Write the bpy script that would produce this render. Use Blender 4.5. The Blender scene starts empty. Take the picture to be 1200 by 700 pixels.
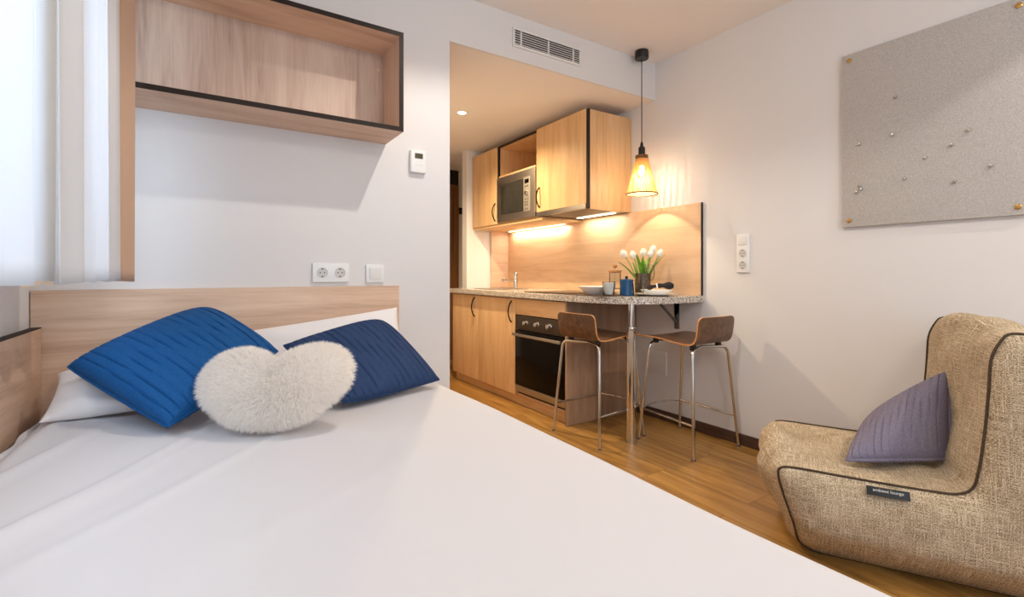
import bpy, bmesh, math, random
from mathutils import Vector, Matrix, geometry
random.seed(7)
C = bpy.context.scene.collection
SC = bpy.context.scene
R = math.radians

# ------------------------------------------------------------------ camera, world, lights, exposure
cam = bpy.data.objects.new('camera', bpy.data.cameras.new('camera'))
C.objects.link(cam)
cam.location = (0, 0, 1.05)
cam.rotation_euler = (R(90), 0, R(-32.8))
cam.data.sensor_fit = 'HORIZONTAL'
cam.data.sensor_width = 36
cam.data.lens = 561 / 1200 * 36
cam.data.shift_y = -29 / 1200
cam.data.clip_start = 0.02
SC.camera = cam
SC.view_settings.view_transform = 'Standard'
SC.view_settings.look = 'None'
SC.view_settings.exposure = -0.32
SC.view_settings.gamma = 1.0
SC.view_settings.use_curve_mapping = False
SC.cycles.use_denoising = True
SC.cycles.max_bounces = 10
SC.cycles.diffuse_bounces = 6
SC.cycles.transparent_max_bounces = 16
SC.cycles.sample_clamp_indirect = 6
w = bpy.data.worlds.new('sky'); SC.world = w; w.use_nodes = True
w.node_tree.nodes['Background'].inputs[0].default_value = (.62, .78, 1, 1)
w.node_tree.nodes['Background'].inputs[1].default_value = 1.2

def light(name, kind, loc, energy, color, rot=(0, 0, 0), parent=None, **kw):
    d = bpy.data.lights.new(name, kind)
    d.energy = energy; d.color = color
    for k, v in kw.items(): setattr(d, k, v)
    o = bpy.data.objects.new(name, d); C.objects.link(o)
    o.location = loc; o.rotation_euler = rot
    if parent is not None:
        o.parent = parent; o.location = Vector(loc) - parent.location
    return o
# daylight from the window behind the curtain, and an added fill behind the camera
light('window_daylight', 'AREA', (-.56, 1.20, 1.72), 19, (.62, .80, 1), (0, R(-90), 0), shape='RECTANGLE', size=1.35, size_y=1.35)
light('rear_fill', 'AREA', (.9, -1.62, 1.45), 27, (.62, .80, 1), (R(90), 0, 0), shape='RECTANGLE', size=2.4, size_y=1.9)

# ------------------------------------------------------------------ helpers
def lin(c):
    return tuple(((v / 255) / 12.92 if v / 255 <= .04045 else ((v / 255 + .055) / 1.055) ** 2.4) for v in c) + (1,)

def nodes_of(m):
    return m.node_tree.nodes, m.node_tree.links

def mat(name, rgb, rough=.6, metal=0, noise=0, nscale=30, bump=0, bscale=120, spec=.5, emit=None, estr=0, trans=0, coat=0):
    m = bpy.data.materials.new(name); m.use_nodes = True
    N, L = nodes_of(m); b = N['Principled BSDF']
    b.inputs['Base Color'].default_value = lin(rgb)
    b.inputs['Roughness'].default_value = rough
    b.inputs['Metallic'].default_value = metal
    b.inputs['Specular IOR Level'].default_value = spec
    b.inputs['Transmission Weight'].default_value = trans
    b.inputs['Coat Weight'].default_value = coat
    if emit:
        b.inputs['Emission Color'].default_value = lin(emit); b.inputs['Emission Strength'].default_value = estr
    if noise or bump:
        tc = N.new('ShaderNodeTexCoord')
    if noise:
        n = N.new('ShaderNodeTexNoise'); n.inputs['Scale'].default_value = nscale; n.inputs['Detail'].default_value = 5
        L.new(tc.outputs['Object'], n.inputs['Vector'])
        r = N.new('ShaderNodeValToRGB'); c = lin(rgb)
        r.color_ramp.elements[0].position = .3; r.color_ramp.elements[1].position = .7
        r.color_ramp.elements[0].color = tuple(v * (1 - noise) for v in c[:3]) + (1,)
        r.color_ramp.elements[1].color = tuple(min(1, v * (1 + noise)) for v in c[:3]) + (1,)
        L.new(n.outputs['Fac'], r.inputs['Fac']); L.new(r.outputs['Color'], b.inputs['Base Color'])
    if bump:
        n2 = N.new('ShaderNodeTexNoise'); n2.inputs['Scale'].default_value = bscale; n2.inputs['Detail'].default_value = 4
        L.new(tc.outputs['Object'], n2.inputs['Vector'])
        bp = N.new('ShaderNodeBump'); bp.inputs['Strength'].default_value = bump; bp.inputs['Distance'].default_value = .004
        L.new(n2.outputs['Fac'], bp.inputs['Height']); L.new(bp.outputs['Normal'], b.inputs['Normal'])
    return m

def wood(name, dark, mid, light_, axis='x', freq=1.0, rough=.5, knots=True):
    """wood with the grain running along one axis of the object"""
    m = bpy.data.materials.new(name); m.use_nodes = True
    N, L = nodes_of(m); b = N['Principled BSDF']; b.inputs['Roughness'].default_value = rough
    b.inputs['Specular IOR Level'].default_value = .35
    tc = N.new('ShaderNodeTexCoord')
    def mapped(along, across):
        mp = N.new('ShaderNodeMapping')
        s = [across * freq] * 3; s['xyz'.index(axis)] = along * freq
        mp.inputs['Scale'].default_value = s
        L.new(tc.outputs['Object'], mp.inputs['Vector']); return mp
    a = N.new('ShaderNodeTexNoise'); a.inputs['Scale'].default_value = 1; a.inputs['Detail'].default_value = 7
    a.inputs['Roughness'].default_value = .62; a.inputs['Distortion'].default_value = .9
    L.new(mapped(1.1, 11).outputs[0], a.inputs['Vector'])
    f = N.new('ShaderNodeTexNoise'); f.inputs['Scale'].default_value = 1; f.inputs['Detail'].default_value = 3
    L.new(mapped(5, 150).outputs[0], f.inputs['Vector'])
    mx = N.new('ShaderNodeMath'); mx.operation = 'MULTIPLY_ADD'; mx.inputs[1].default_value = .35
    L.new(f.outputs['Fac'], mx.inputs[0])
    sb = N.new('ShaderNodeMath'); sb.operation = 'SUBTRACT'; sb.inputs[1].default_value = .175
    L.new(a.outputs['Fac'], sb.inputs[0]); L.new(sb.outputs[0], mx.inputs[2])
    r = N.new('ShaderNodeValToRGB'); e = r.color_ramp.elements
    e[0].position = .22; e[0].color = lin(dark); e[1].position = .75; e[1].color = lin(light_)
    k = e.new(.48); k.color = lin(mid)
    L.new(mx.outputs[0], r.inputs['Fac'])
    L.new(r.outputs['Color'], b.inputs['Base Color'])
    bp = N.new('ShaderNodeBump'); bp.inputs['Strength'].default_value = .08; bp.inputs['Distance'].default_value = .002
    L.new(f.outputs['Fac'], bp.inputs['Height']); L.new(bp.outputs['Normal'], b.inputs['Normal'])
    return m

class B:
    """collects shapes into one mesh"""
    def __init__(s): s.bm = bmesh.new(); s.uv = None
    def box(s, x0, x1, y0, y1, z0, z1, bev=0, seg=2, mi=0):
        t = bmesh.new()
        vs = [t.verts.new((x, y, z)) for x in (x0, x1) for y in (y0, y1) for z in (z0, z1)]
        for q in ((0, 1, 3, 2), (4, 6, 7, 5), (0, 4, 5, 1), (2, 3, 7, 6), (0, 2, 6, 4), (1, 5, 7, 3)):
            t.faces.new([vs[i] for i in q])
        if bev: bmesh.ops.bevel(t, geom=t.edges[:], offset=bev, segments=seg, profile=.6, affect='EDGES')
        s._add(t, mi); return s
    def _add(s, t, mi=0):
        vm = {v: s.bm.verts.new(v.co) for v in t.verts}
        for f in t.faces:
            try:
                g = s.bm.faces.new([vm[v] for v in f.verts]); g.material_index = mi
            except ValueError: pass
        t.free()
    def rings(s, rings, close_u=True, cap=True, loop=False, mi=0):
        rr = [[s.bm.verts.new(p) for p in r] for r in rings]
        n = len(rr[0]); m = len(rr)
        for i in range(m if loop else m - 1):
            a, b2 = rr[i], rr[(i + 1) % m]
            for j in range(n if close_u else n - 1):
                try:
                    f = s.bm.faces.new((a[j], a[(j + 1) % n], b2[(j + 1) % n], b2[j])); f.material_index = mi
                except ValueError: pass
        if cap and close_u and not loop:
            for r in (rr[0][::-1], rr[-1]):
                try:
                    f = s.bm.faces.new(r); f.material_index = mi
                except ValueError: pass
        return s
    def tube(s, pts, r, seg=12, loop=False, mi=0):
        pts = [Vector(p) for p in pts]; n = len(pts); rings = []
        rad = r if isinstance(r, (list, tuple)) else [r] * n
        prev = None
        for i, p in enumerate(pts):
            a = pts[i - 1] if (i or loop) else pts[0]
            b2 = pts[(i + 1) % n] if (i < n - 1 or loop) else pts[-1]
            t = (b2 - a).normalized()
            if prev is None:
                u = t.orthogonal().normalized()
            else:
                u = (prev - t * prev.dot(t)).normalized()
            prev = u; v = t.cross(u)
            rings.append([p + (u * math.cos(k * 2 * math.pi / seg) + v * math.sin(k * 2 * math.pi / seg)) * rad[i] for k in range(seg)])
        return s.rings(rings, loop=loop, mi=mi)
    def lathe(s, prof, c=(0, 0, 0), seg=32, cap=True, mi=0):
        return s.rings([[(c[0] + r * math.cos(k * 2 * math.pi / seg), c[1] + r * math.sin(k * 2 * math.pi / seg), c[2] + z) for k in range(seg)] for r, z in prof], cap=cap, mi=mi)
    def cyl(s, p0, p1, r, seg=20, mi=0): return s.tube([p0, p1], r, seg, mi=mi)
    def prism(s, poly, axis, lo, hi, mi=0):
        def P(a, b2, c): return {'x': (c, a, b2), 'y': (a, c, b2), 'z': (a, b2, c)}[axis]
        return s.rings([[P(a, b2, lo) for a, b2 in poly], [P(a, b2, hi) for a, b2 in poly]], mi=mi)
    def grid(s, fn, nu, nv, mi=0):
        vs = [[s.bm.verts.new(fn(i / nu, j / nv)) for j in range(nv + 1)] for i in range(nu + 1)]
        for i in range(nu):
            for j in range(nv):
                f = s.bm.faces.new((vs[i][j], vs[i + 1][j], vs[i + 1][j + 1], vs[i][j + 1])); f.material_index = mi
        return s

def fillet(pts, r, n=6):
    """polyline with its corners rounded"""
    pts = [Vector(p) for p in pts]; out = [pts[0]]
    for i in range(1, len(pts) - 1):
        p = pts[i]; a = (pts[i - 1] - p); b2 = (pts[i + 1] - p)
        d = min(r, a.length * .45, b2.length * .45)
        p0 = p + a.normalized() * d; p1 = p + b2.normalized() * d
        for k in range(n + 1):
            t = k / n
            out.append(p0 * (1 - t) ** 2 + p * 2 * t * (1 - t) + p1 * t ** 2)
    return out + [pts[-1]]

MATRIX = {}
def thing(name, label, cat, loc=(0, 0, 0), rotz=0, group=None):
    o = bpy.data.objects.new(name, None); C.objects.link(o)
    o.empty_display_size = .05
    o.location = loc; o.rotation_euler = (0, 0, rotz)
    o['label'] = label; o['category'] = cat
    if group: o['group'] = group
    MATRIX[o.name] = Matrix.Translation(loc) @ Matrix.Rotation(rotz, 4, 'Z')
    return o

def part(name, b, mats, parent=None, local=False, smooth=35, label=None):
    """one mesh object; shapes are given in world coordinates unless local"""
    bm = b.bm
    bmesh.ops.remove_doubles(bm, verts=bm.verts[:], dist=1e-6)
    bmesh.ops.recalc_face_normals(bm, faces=bm.faces[:])
    M = MATRIX.get(parent.name) if parent is not None else None
    if M is not None and not local: bm.transform(M.inverted())
    me = bpy.data.meshes.new(name); bm.to_mesh(me); bm.free()
    for m in (mats if isinstance(mats, (list, tuple)) else [mats]): me.materials.append(m)
    if smooth:
        me.polygons.foreach_set('use_smooth', [True] * len(me.polygons))
        me.set_sharp_from_angle(angle=R(smooth))
    o = bpy.data.objects.new(name, me); C.objects.link(o)
    if parent is not None:
        o.parent = parent
        if M is not None: MATRIX[o.name] = M
    if label: o['label'] = label
    return o

def solo(name, b, mats, label, cat, loc, group=None, smooth=35, local=False, rotz=0):
    """a thing that is a single mesh, with its origin at its base"""
    M = Matrix.Translation(loc) @ Matrix.Rotation(rotz, 4, 'Z')
    if not local: b.bm.transform(M.inverted())
    o = part(name, b, mats, None, smooth=smooth)
    o.location = loc; o.rotation_euler = (0, 0, rotz)
    MATRIX[o.name] = M
    o['label'] = label; o['category'] = cat
    if group: o['group'] = group
    return o

def struct(name, b, mats, parent=None, smooth=0):
    o = part(name, b, mats, parent, smooth=smooth)
    if parent is None: o['kind'] = 'structure'
    return o

def clone(root, loc, rotz, label=None, group=None):
    r = root.copy(); C.objects.link(r); r.location = loc; r.rotation_euler = (0, 0, rotz)
    if label: r['label'] = label
    if group: r['group'] = group
    for ch in list(root.children):
        c = ch.copy(); C.objects.link(c); c.parent = r
        for g in ch.children:
            d = g.copy(); C.objects.link(d); d.parent = c
    return r

# ------------------------------------------------------------------ materials
PAINT = mat('wall paint', (224, 222, 221), .85, bump=.04, bscale=300)
PAINT_W = mat('ceiling paint', (236, 231, 226), .9)
WHITE_PL = mat('white plastic', (235, 235, 234), .35)
WHITE_SAT = mat('white satin', (228, 226, 222), .5)
OAK = dict(dark=(182, 147, 122), mid=(212, 180, 154), light_=(226, 198, 174))
OAK_X = wood('oak grain along x', **OAK, axis='x')
OAK_Y = wood('oak grain along y', **OAK, axis='y')
OAK_Z = wood('oak grain upright', **OAK, axis='z')
GOAK = dict(dark=(188, 146, 102), mid=(216, 176, 128), light_=(228, 192, 148))  # same oak with the kitchen's warm light put into its colour
OAK_WARMLIT_Z = wood('warm lit oak upright', **GOAK, axis='z', rough=.45)
OAK_WARMLIT_Y = wood('warm lit oak along y', **GOAK, axis='y', rough=.45)
SPLASH = wood('splash oak along y', (200, 162, 126), (222, 186, 150), (232, 200, 166), axis='y', rough=.4)
GREY_OAK = wood('grey oak upright', (132, 102, 78), (164, 132, 106), (184, 152, 124), axis='z', rough=.5)
SHELF_BACK = wood('pale grey oak upright', (160, 132, 116), (196, 170, 152), (214, 192, 174), axis='z')
WALNUT = wood('walnut', (70, 48, 34), (100, 72, 52), (132, 98, 74), axis='y', rough=.35, freq=1.6)
PLY = wood('ply edge', (170, 110, 62), (206, 142, 86), (222, 164, 106), axis='y', rough=.4)
DARK_EDGE = mat('dark brown edging', (42, 32, 27), .6, spec=.2)
BROWN = wood('dark brown wood', (54, 38, 30), (76, 54, 42), (94, 68, 54), axis='y')
DOOR_BROWN = wood('brown door', (96, 62, 32), (122, 82, 44), (140, 98, 56), axis='z')
CHROME = mat('chrome', (214, 212, 208), .12, 1)
STEEL = mat('brushed steel', (176, 170, 162), .34, 1)
BLACK = mat('black plastic', (18, 17, 17), .4)
BLACKMET = mat('black metal', (24, 22, 21), .35, .6)
BLACKGLASS = mat('black glass', (7, 6, 6), .10, spec=.12)
GREYMET = mat('grey bracket', (110, 106, 104), .45, .4)
CERAMIC = mat('white ceramic', (240, 238, 234), .2)
WHITE_CLOTH = mat('white bed linen', (208, 206, 208), .9, bump=.06, bscale=700, spec=.1)
PILLOW_CLOTH = mat('pillow linen', (236, 232, 230), .9, bump=.08, bscale=600, spec=.1)
MATTRESS = mat('mattress cloth', (226, 222, 218), .9)
HOLE = mat('dark hole', (30, 28, 26), .8)
BRASS = mat('brass', (206, 164, 96), .25, 1)
NICKEL = mat('nickel', (196, 190, 180), .25, 1)
NAPKIN = mat('dark napkin', (34, 30, 34), .9, bump=.2, bscale=300)
PEWTER = mat('pewter', (112, 98, 84), .32, .85)
ENAMEL = mat('blue enamel', (24, 72, 116), .22, noise=.12, nscale=40)
PETAL = mat('white petal', (242, 238, 226), .6)
LEAF = mat('tulip green', (112, 168, 50), .5, noise=.25, nscale=30)
STEM = mat('stem green', (128, 168, 72), .5)
CORKWOOD = mat('light wood lid', (176, 124, 72), .5, noise=.15, nscale=60)

def glass(name, tint=(1, 1, 1)):
    m = bpy.data.materials.new(name); m.use_nodes = True
    N, L = nodes_of(m); N.remove(N['Principled BSDF'])
    t = N.new('ShaderNodeBsdfTransparent'); t.inputs[0].default_value = tuple(tint) + (1,)
    g = N.new('ShaderNodeBsdfGlossy'); g.inputs['Roughness'].default_value = .03
    lw = N.new('ShaderNodeLayerWeight'); lw.inputs['Blend'].default_value = .11
    mx = N.new('ShaderNodeMixShader')
    L.new(lw.outputs['Fresnel'], mx.inputs[0]); L.new(t.outputs[0], mx.inputs[1]); L.new(g.outputs[0], mx.inputs[2])
    L.new(mx.outputs[0], N['Material Output'].inputs['Surface']); return m
GLASS = glass('clear glass', (.95, .96, .95))
FROST = glass('whitish glass', (.9, .92, .93))

def sheer(name, rgb, transl, alpha=0):
    m = bpy.data.materials.new(name); m.use_nodes = True
    N, L = nodes_of(m); N.remove(N['Principled BSDF'])
    d = N.new('ShaderNodeBsdfDiffuse'); t = N.new('ShaderNodeBsdfTranslucent')
    d.inputs[0].default_value = lin(rgb); t.inputs[0].default_value = lin(rgb)
    mx = N.new('ShaderNodeMixShader'); mx.inputs[0].default_value = transl
    L.new(d.outputs[0], mx.inputs[1]); L.new(t.outputs[0], mx.inputs[2])
    tc = N.new('ShaderNodeTexCoord'); n = N.new('ShaderNodeTexNoise'); mp = N.new('ShaderNodeMapping')
    mp.inputs['Scale'].default_value = (300, 300, 60)
    L.new(tc.outputs['Object'], mp.inputs[0]); L.new(mp.outputs[0], n.inputs['Vector'])
    bp = N.new('ShaderNodeBump'); bp.inputs['Strength'].default_value = .12; bp.inputs['Distance'].default_value = .002
    L.new(n.outputs['Fac'], bp.inputs['Height']); L.new(bp.outputs[0], d.inputs['Normal'])
    out = mx
    if alpha:
        tr = N.new('ShaderNodeBsdfTransparent'); m2 = N.new('ShaderNodeMixShader'); m2.inputs[0].default_value = alpha
        L.new(mx.outputs[0], m2.inputs[1]); L.new(tr.outputs[0], m2.inputs[2]); out = m2
    L.new(out.outputs[0], N['Material Output'].inputs['Surface']); return m
SHEER = sheer('white sheer', (240, 242, 245), .5)
LINING = sheer('beige lining', (226, 198, 174), .45)
LINING_PALE = sheer('pale beige lining', (246, 226, 204), .75)
STRAW = sheer('woven straw', (232, 202, 146), .5)

def granite():
    m = bpy.data.materials.new('speckled granite'); m.use_nodes = True
    N, L = nodes_of(m); b = N['Principled BSDF']; b.inputs['Roughness'].default_value = .18
    tc = N.new('ShaderNodeTexCoord')
    v = N.new('ShaderNodeTexVoronoi'); v.inputs['Scale'].default_value = 210
    L.new(tc.outputs['Object'], v.inputs['Vector'])
    sp = N.new('ShaderNodeSeparateColor'); L.new(v.outputs['Color'], sp.inputs[0])
    r = N.new('ShaderNodeValToRGB'); r.color_ramp.interpolation = 'CONSTANT'; e = r.color_ramp.elements
    e[0].position = 0; e[0].color = lin((64, 58, 54)); e[1].position = .12; e[1].color = lin((140, 130, 120))
    for p, c in ((.26, (192, 182, 170)), (.5, (226, 218, 206)), (.86, (170, 154, 138))):
        k = e.new(p); k.color = lin(c)
    L.new(sp.outputs[0], r.inputs[0]); L.new(r.outputs[0], b.inputs['Base Color']); return m
GRANITE = granite()

def floor_mat():
    m = bpy.data.materials.new('oak floor planks'); m.use_nodes = True
    N, L = nodes_of(m); b = N['Principled BSDF']; b.inputs['Roughness'].default_value = .32
    tc = N.new('ShaderNodeTexCoord')
    mp = N.new('ShaderNodeMapping'); mp.inputs['Rotation'].default_value = (0, 0, R(90))
    L.new(tc.outputs['Object'], mp.inputs[0])
    br = N.new('ShaderNodeTexBrick'); br.offset = .37; br.inputs['Scale'].default_value = 1
    br.inputs['Brick Width'].default_value = 1.25; br.inputs['Row Height'].default_value = .19
    br.inputs['Mortar Size'].default_value = .0016; br.inputs['Mortar Smooth'].default_value = .3
    br.inputs['Color1'].default_value = (0.2, .2, .2, 1); br.inputs['Color2'].default_value = (.8, .8, .8, 1)
    br.inputs['Mortar'].default_value = (.5, .5, .5, 1); br.inputs['Bias'].default_value = 0
    L.new(mp.outputs[0], br.inputs['Vector'])
    m2 = N.new('ShaderNodeMapping'); m2.inputs['Scale'].default_value = (13, 1.3, 1)
    L.new(tc.outputs['Object'], m2.inputs[0])
    ad = N.new('ShaderNodeVectorMath'); ad.operation = 'MULTIPLY_ADD'; ad.inputs[1].default_value = (9, 17, 5)
    L.new(br.outputs['Color'], ad.inputs[0]); L.new(m2.outputs[0], ad.inputs[2])
    n = N.new('ShaderNodeTexNoise'); n.inputs['Scale'].default_value = 1; n.inputs['Detail'].default_value = 7; n.inputs['Distortion'].default_value = 1.2
    n.inputs['Roughness'].default_value = .6
    L.new(ad.outputs[0], n.inputs['Vector'])
    r = N.new('ShaderNodeValToRGB'); e = r.color_ramp.elements
    e[0].position = .25; e[0].color = lin((116, 80, 38)); e[1].position = .75; e[1].color = lin((198, 152, 86))
    k = e.new(.5); k.color = lin((162, 118, 58))
    L.new(n.outputs['Fac'], r.inputs[0])
    mx = N.new('ShaderNodeMix'); mx.data_type = 'RGBA'; mx.blend_type = 'MULTIPLY'
    mx.inputs[6].default_value = (1, 1, 1, 1); L.new(br.outputs['Fac'], mx.inputs[0])
    L.new(r.outputs[0], mx.inputs[6]); mx.inputs[7].default_value = (.35, .3, .25, 1)
    L.new(mx.outputs[2], b.inputs['Base Color']); return m
FLOOR = floor_mat()

def felt_mat():
    m = bpy.data.materials.new('grey felt'); m.use_nodes = True
    N, L = nodes_of(m); b = N['Principled BSDF']; b.inputs['Roughness'].default_value = .95; b.inputs['Specular IOR Level'].default_value = .1
    tc = N.new('ShaderNodeTexCoord'); n = N.new('ShaderNodeTexNoise'); n.inputs['Scale'].default_value = 700; n.inputs['Detail'].default_value = 4
    n2 = N.new('ShaderNodeTexNoise'); n2.inputs['Scale'].default_value = 300; n2.inputs['Detail'].default_value = 3
    L.new(tc.outputs['Object'], n.inputs[0]); L.new(tc.outputs['Object'], n2.inputs[0])
    a = N.new('ShaderNodeMath'); a.operation = 'ADD'; L.new(n.outputs[0], a.inputs[0]); L.new(n2.outputs[0], a.inputs[1])
    r = N.new('ShaderNodeValToRGB'); e = r.color_ramp.elements
    h = N.new('ShaderNodeMath'); h.operation = 'MULTIPLY'; h.inputs[1].default_value = .5; L.new(a.outputs[0], h.inputs[0])
    e[0].position = .36; e[0].color = lin((160, 156, 152)); e[1].position = .64; e[1].color = lin((204, 199, 194))
    L.new(h.outputs[0], r.inputs[0]); L.new(r.outputs[0], b.inputs['Base Color']); return m
FELT = felt_mat()

def weave_mat():
    """coarse woven upholstery with pale slub threads, on the mesh's UV in metres"""
    m = bpy.data.materials.new('coarse beige weave'); m.use_nodes = True
    N, L = nodes_of(m); b = N['Principled BSDF']; b.inputs['Roughness'].default_value = .95; b.inputs['Specular IOR Level'].default_value = .08
    uv = N.new('ShaderNodeTexCoord')
    def nz(sx, sy, det=2):
        mp = N.new('ShaderNodeMapping'); mp.inputs['Scale'].default_value = (sx, sy, 1); L.new(uv.outputs['UV'], mp.inputs[0])
        n = N.new('ShaderNodeTexNoise'); n.inputs['Scale'].default_value = 1; n.inputs['Detail'].default_value = det
        L.new(mp.outputs[0], n.inputs['Vector']); return n.outputs['Fac']
    def mth(op, a, c):
        x = N.new('ShaderNodeMath'); x.operation = op
        for i, v in enumerate((a, c)):
            if isinstance(v, (int, float)): x.inputs[i].default_value = v
            else: L.new(v, x.inputs[i])
        return x.outputs[0]
    fine = mth('MULTIPLY', mth('ADD', nz(900, 220), nz(220, 900)), .5)
    slub = mth('MAXIMUM', nz(320, 16), nz(16, 320))
    big = nz(6, 6)
    t = mth('ADD', mth('MULTIPLY', fine, .80), mth('MULTIPLY', slub, .32))
    t = mth('ADD', t, mth('MULTIPLY', big, .06))
    r = N.new('ShaderNodeValToRGB'); e = r.color_ramp.elements
    e[0].position = .51; e[0].color = lin((88, 70, 50)); e[1].position = .71; e[1].color = lin((240, 226, 202))
    k = e.new(.60); k.color = lin((178, 157, 126))
    L.new(t, r.inputs[0]); L.new(r.outputs[0], b.inputs['Base Color'])
    bp = N.new('ShaderNodeBump'); bp.inputs['Strength'].default_value = .5; bp.inputs['Distance'].default_value = .003
    L.new(t, bp.inputs['Height']); L.new(bp.outputs[0], b.inputs['Normal']); return m
WEAVE = weave_mat()
WEAVE_PIPE = mat('piping cloth', (74, 58, 42), .95, noise=.35, nscale=260, bump=.4, bscale=300)

def quilt_mat(name, rgb, sheen=0.0):
    m = mat(name, rgb, .75, noise=.16, nscale=160, bump=.35, bscale=420, spec=.25)
    b = m.node_tree.nodes['Principled BSDF']; b.inputs['Sheen Weight'].default_value = sheen
    b.inputs['Sheen Roughness'].default_value = .4
    return m
NAVY_DAYLIT = quilt_mat('daylit navy quilted cotton', (14, 80, 138))  # navy cloth with blue window daylight mixed into its colour
NAVY = quilt_mat('navy quilted cotton', (38, 60, 97))
MAUVE = quilt_mat('greyish violet quilted cotton', (122, 116, 134))
FUR = sheer('cream fur', (255, 251, 246), .5)

# ------------------------------------------------------------------ the setting
XB, YA, XL, YR, ZC, ZK = 2.78, 2.377, -.52, -1.7, 2.586, 2.32
XO = 1.128                # left jamb of the opening to the kitchen
YK, YE = 4.38, 5.35
struct('floor', B().box(XL - .2, XB + .2, YR - .2, YE + .2, -.1, 0), FLOOR)
struct('ceiling', B().box(XL - .2, XB + .2, YR - .2, YA, ZC, ZC + .12), PAINT_W)
struct('ceiling', B().box(XO - .1, XB + .2, YA + .001, YE + .2, ZK, ZC + .12), [PAINT_W])
struct('wall_right', B().box(XB, XB + .15, YR - .15, YE + .1, 0, ZC + .1), PAINT)
struct('wall_back', B().box(XL - .15, XO, YA, YA + .14, 0, ZC + .1), PAINT)
struct('wall_bulkhead', B().box(XO, XB, YA, YA + .02, ZK - .001, ZC + .1), PAINT)
struct('wall_corridor', B().box(XO - .1, XO, YA + .14, YE, 0, ZC), PAINT)
struct('wall_end', B().box(XO - .1, XB + .1, YE, YE + .1, 0, ZC), PAINT)
struct('wall_kitchen', B().box(2.27, XB, YK, YK + .1, 0, ZK), PAINT)
WY0, WY1, WZ0, WZ1 = .52, 1.95, 1.0, 2.42
struct('wall_left', B().box(XL - .15, XL, YR - .15, WY0, 0, ZC + .1).box(XL - .15, XL, WY1, YA, 0, ZC + .1)
       .box(XL - .15, XL, WY0, WY1, 0, WZ0).box(XL - .15, XL, WY0, WY1, WZ1, ZC + .1), PAINT)
struct('wall_rear', B().box(XL - .15, -.35, YR - .15, YR, 0, ZC).box(2.15, XB + .1, YR - .15, YR, 0, ZC)
       .box(-.35, 2.15, YR - .15, YR, 0, .45).box(-.35, 2.15, YR - .15, YR, 2.42, ZC + .1), PAINT)
def window(name, b, pane):
    f = struct(name, b, WHITE_PL)
    part('pane', pane, GLASS, f, smooth=0); return f
bw = B()
for y0, y1 in ((WY0, WY0 + .06), (WY1 - .06, WY1), (1.21, 1.27)): bw.box(XL - .13, XL - .07, y0, y1, WZ0, WZ1)
for z0, z1 in ((WZ0, WZ0 + .06), (WZ1 - .06, WZ1)): bw.box(XL - .13, XL - .07, WY0 + .06, WY1 - .06, z0, z1)
window('window_1', bw, B().box(XL - .104, XL - .098, WY0 + .05, WY1 - .05, WZ0 + .05, WZ1 - .05))
bw = B()
for x0, x1 in ((-.35, -.29), (2.09, 2.15), (.87, .93)): bw.box(x0, x1, YR - .13, YR - .07, .45, 2.42)
for z0, z1 in ((.45, .51), (2.36, 2.42)): bw.box(-.29, 2.09, YR - .13, YR - .07, z0, z1)
window('added_window', bw, B().box(-.3, 2.1, YR - .104, YR - .098, .5, 2.37))  # unseen window, added to go with the rear fill light
struct('baseboard_right', B().box(XB - .014, XB, YR, 2.56, 0, .068, .003), BROWN)
struct('baseboard_back', B().box(.95, XO, YA - .014, YA, 0, .068, .003), BROWN)
struct('baseboard_end', B().box(2.65, 2.78, YE - .014, YE, 0, .068, .003), BROWN)
d = struct('door_1', B().box(1.75, 2.57, YE - .03, YE, 0, 2.07, .003), DOOR_BROWN)
part('door_handle', B().tube(fillet([(1.82, YE - .03, 1.02), (1.82, YE - .08, 1.02), (1.93, YE - .08, 1.02)], .02), .009), STEEL, d)
part('door_frame', B().box(2.573, 2.643, YE - .04, YE, 0, 2.14, .003).box(1.68, 1.747, YE - .04, YE, 0, 2.14, .003).box(1.747, 2.573, YE - .04, YE, 2.073, 2.14, .003), DOOR_BROWN, d)
struct('recess_shade_1', B().box(1.68, 2.643, YE - .03, YE, 2.142, ZK - .001), DARK_EDGE)  # flat dark band painted in for the shaded recess above the door

# ------------------------------------------------------------------ bed
bed = thing('bed', 'double bed with oak headboard and low oak side board against the wall', 'bed', (.2, 1.25, 0))
part('headboard', B().box(XL + .003, .835, 2.353, YA - .001, .12, .99, .002), OAK_X, bed)
part('side_board', B().box(XL + .004, -.488, .35, 2.351, .15, .855, .0015), OAK_Y, bed)
part('edging', B().box(XL + .004, -.487, .35, 2.351, .8555, .8585), DARK_EDGE, bed)
part('bed_base', B().box(-.435, .84, .2, 2.34, .12, .30, .01), OAK_Y, bed)
part('mattress', B().box(-.435, .85, .19, 2.345, .305, .535, .04, 4), MATTRESS, bed)
for x in (-.42, .80):
    for y in (.27, 2.25): part('leg', B().lathe([(.022, 0), (.03, .12)], (x, y, 0), 16), DARK_EDGE, bed)

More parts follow.
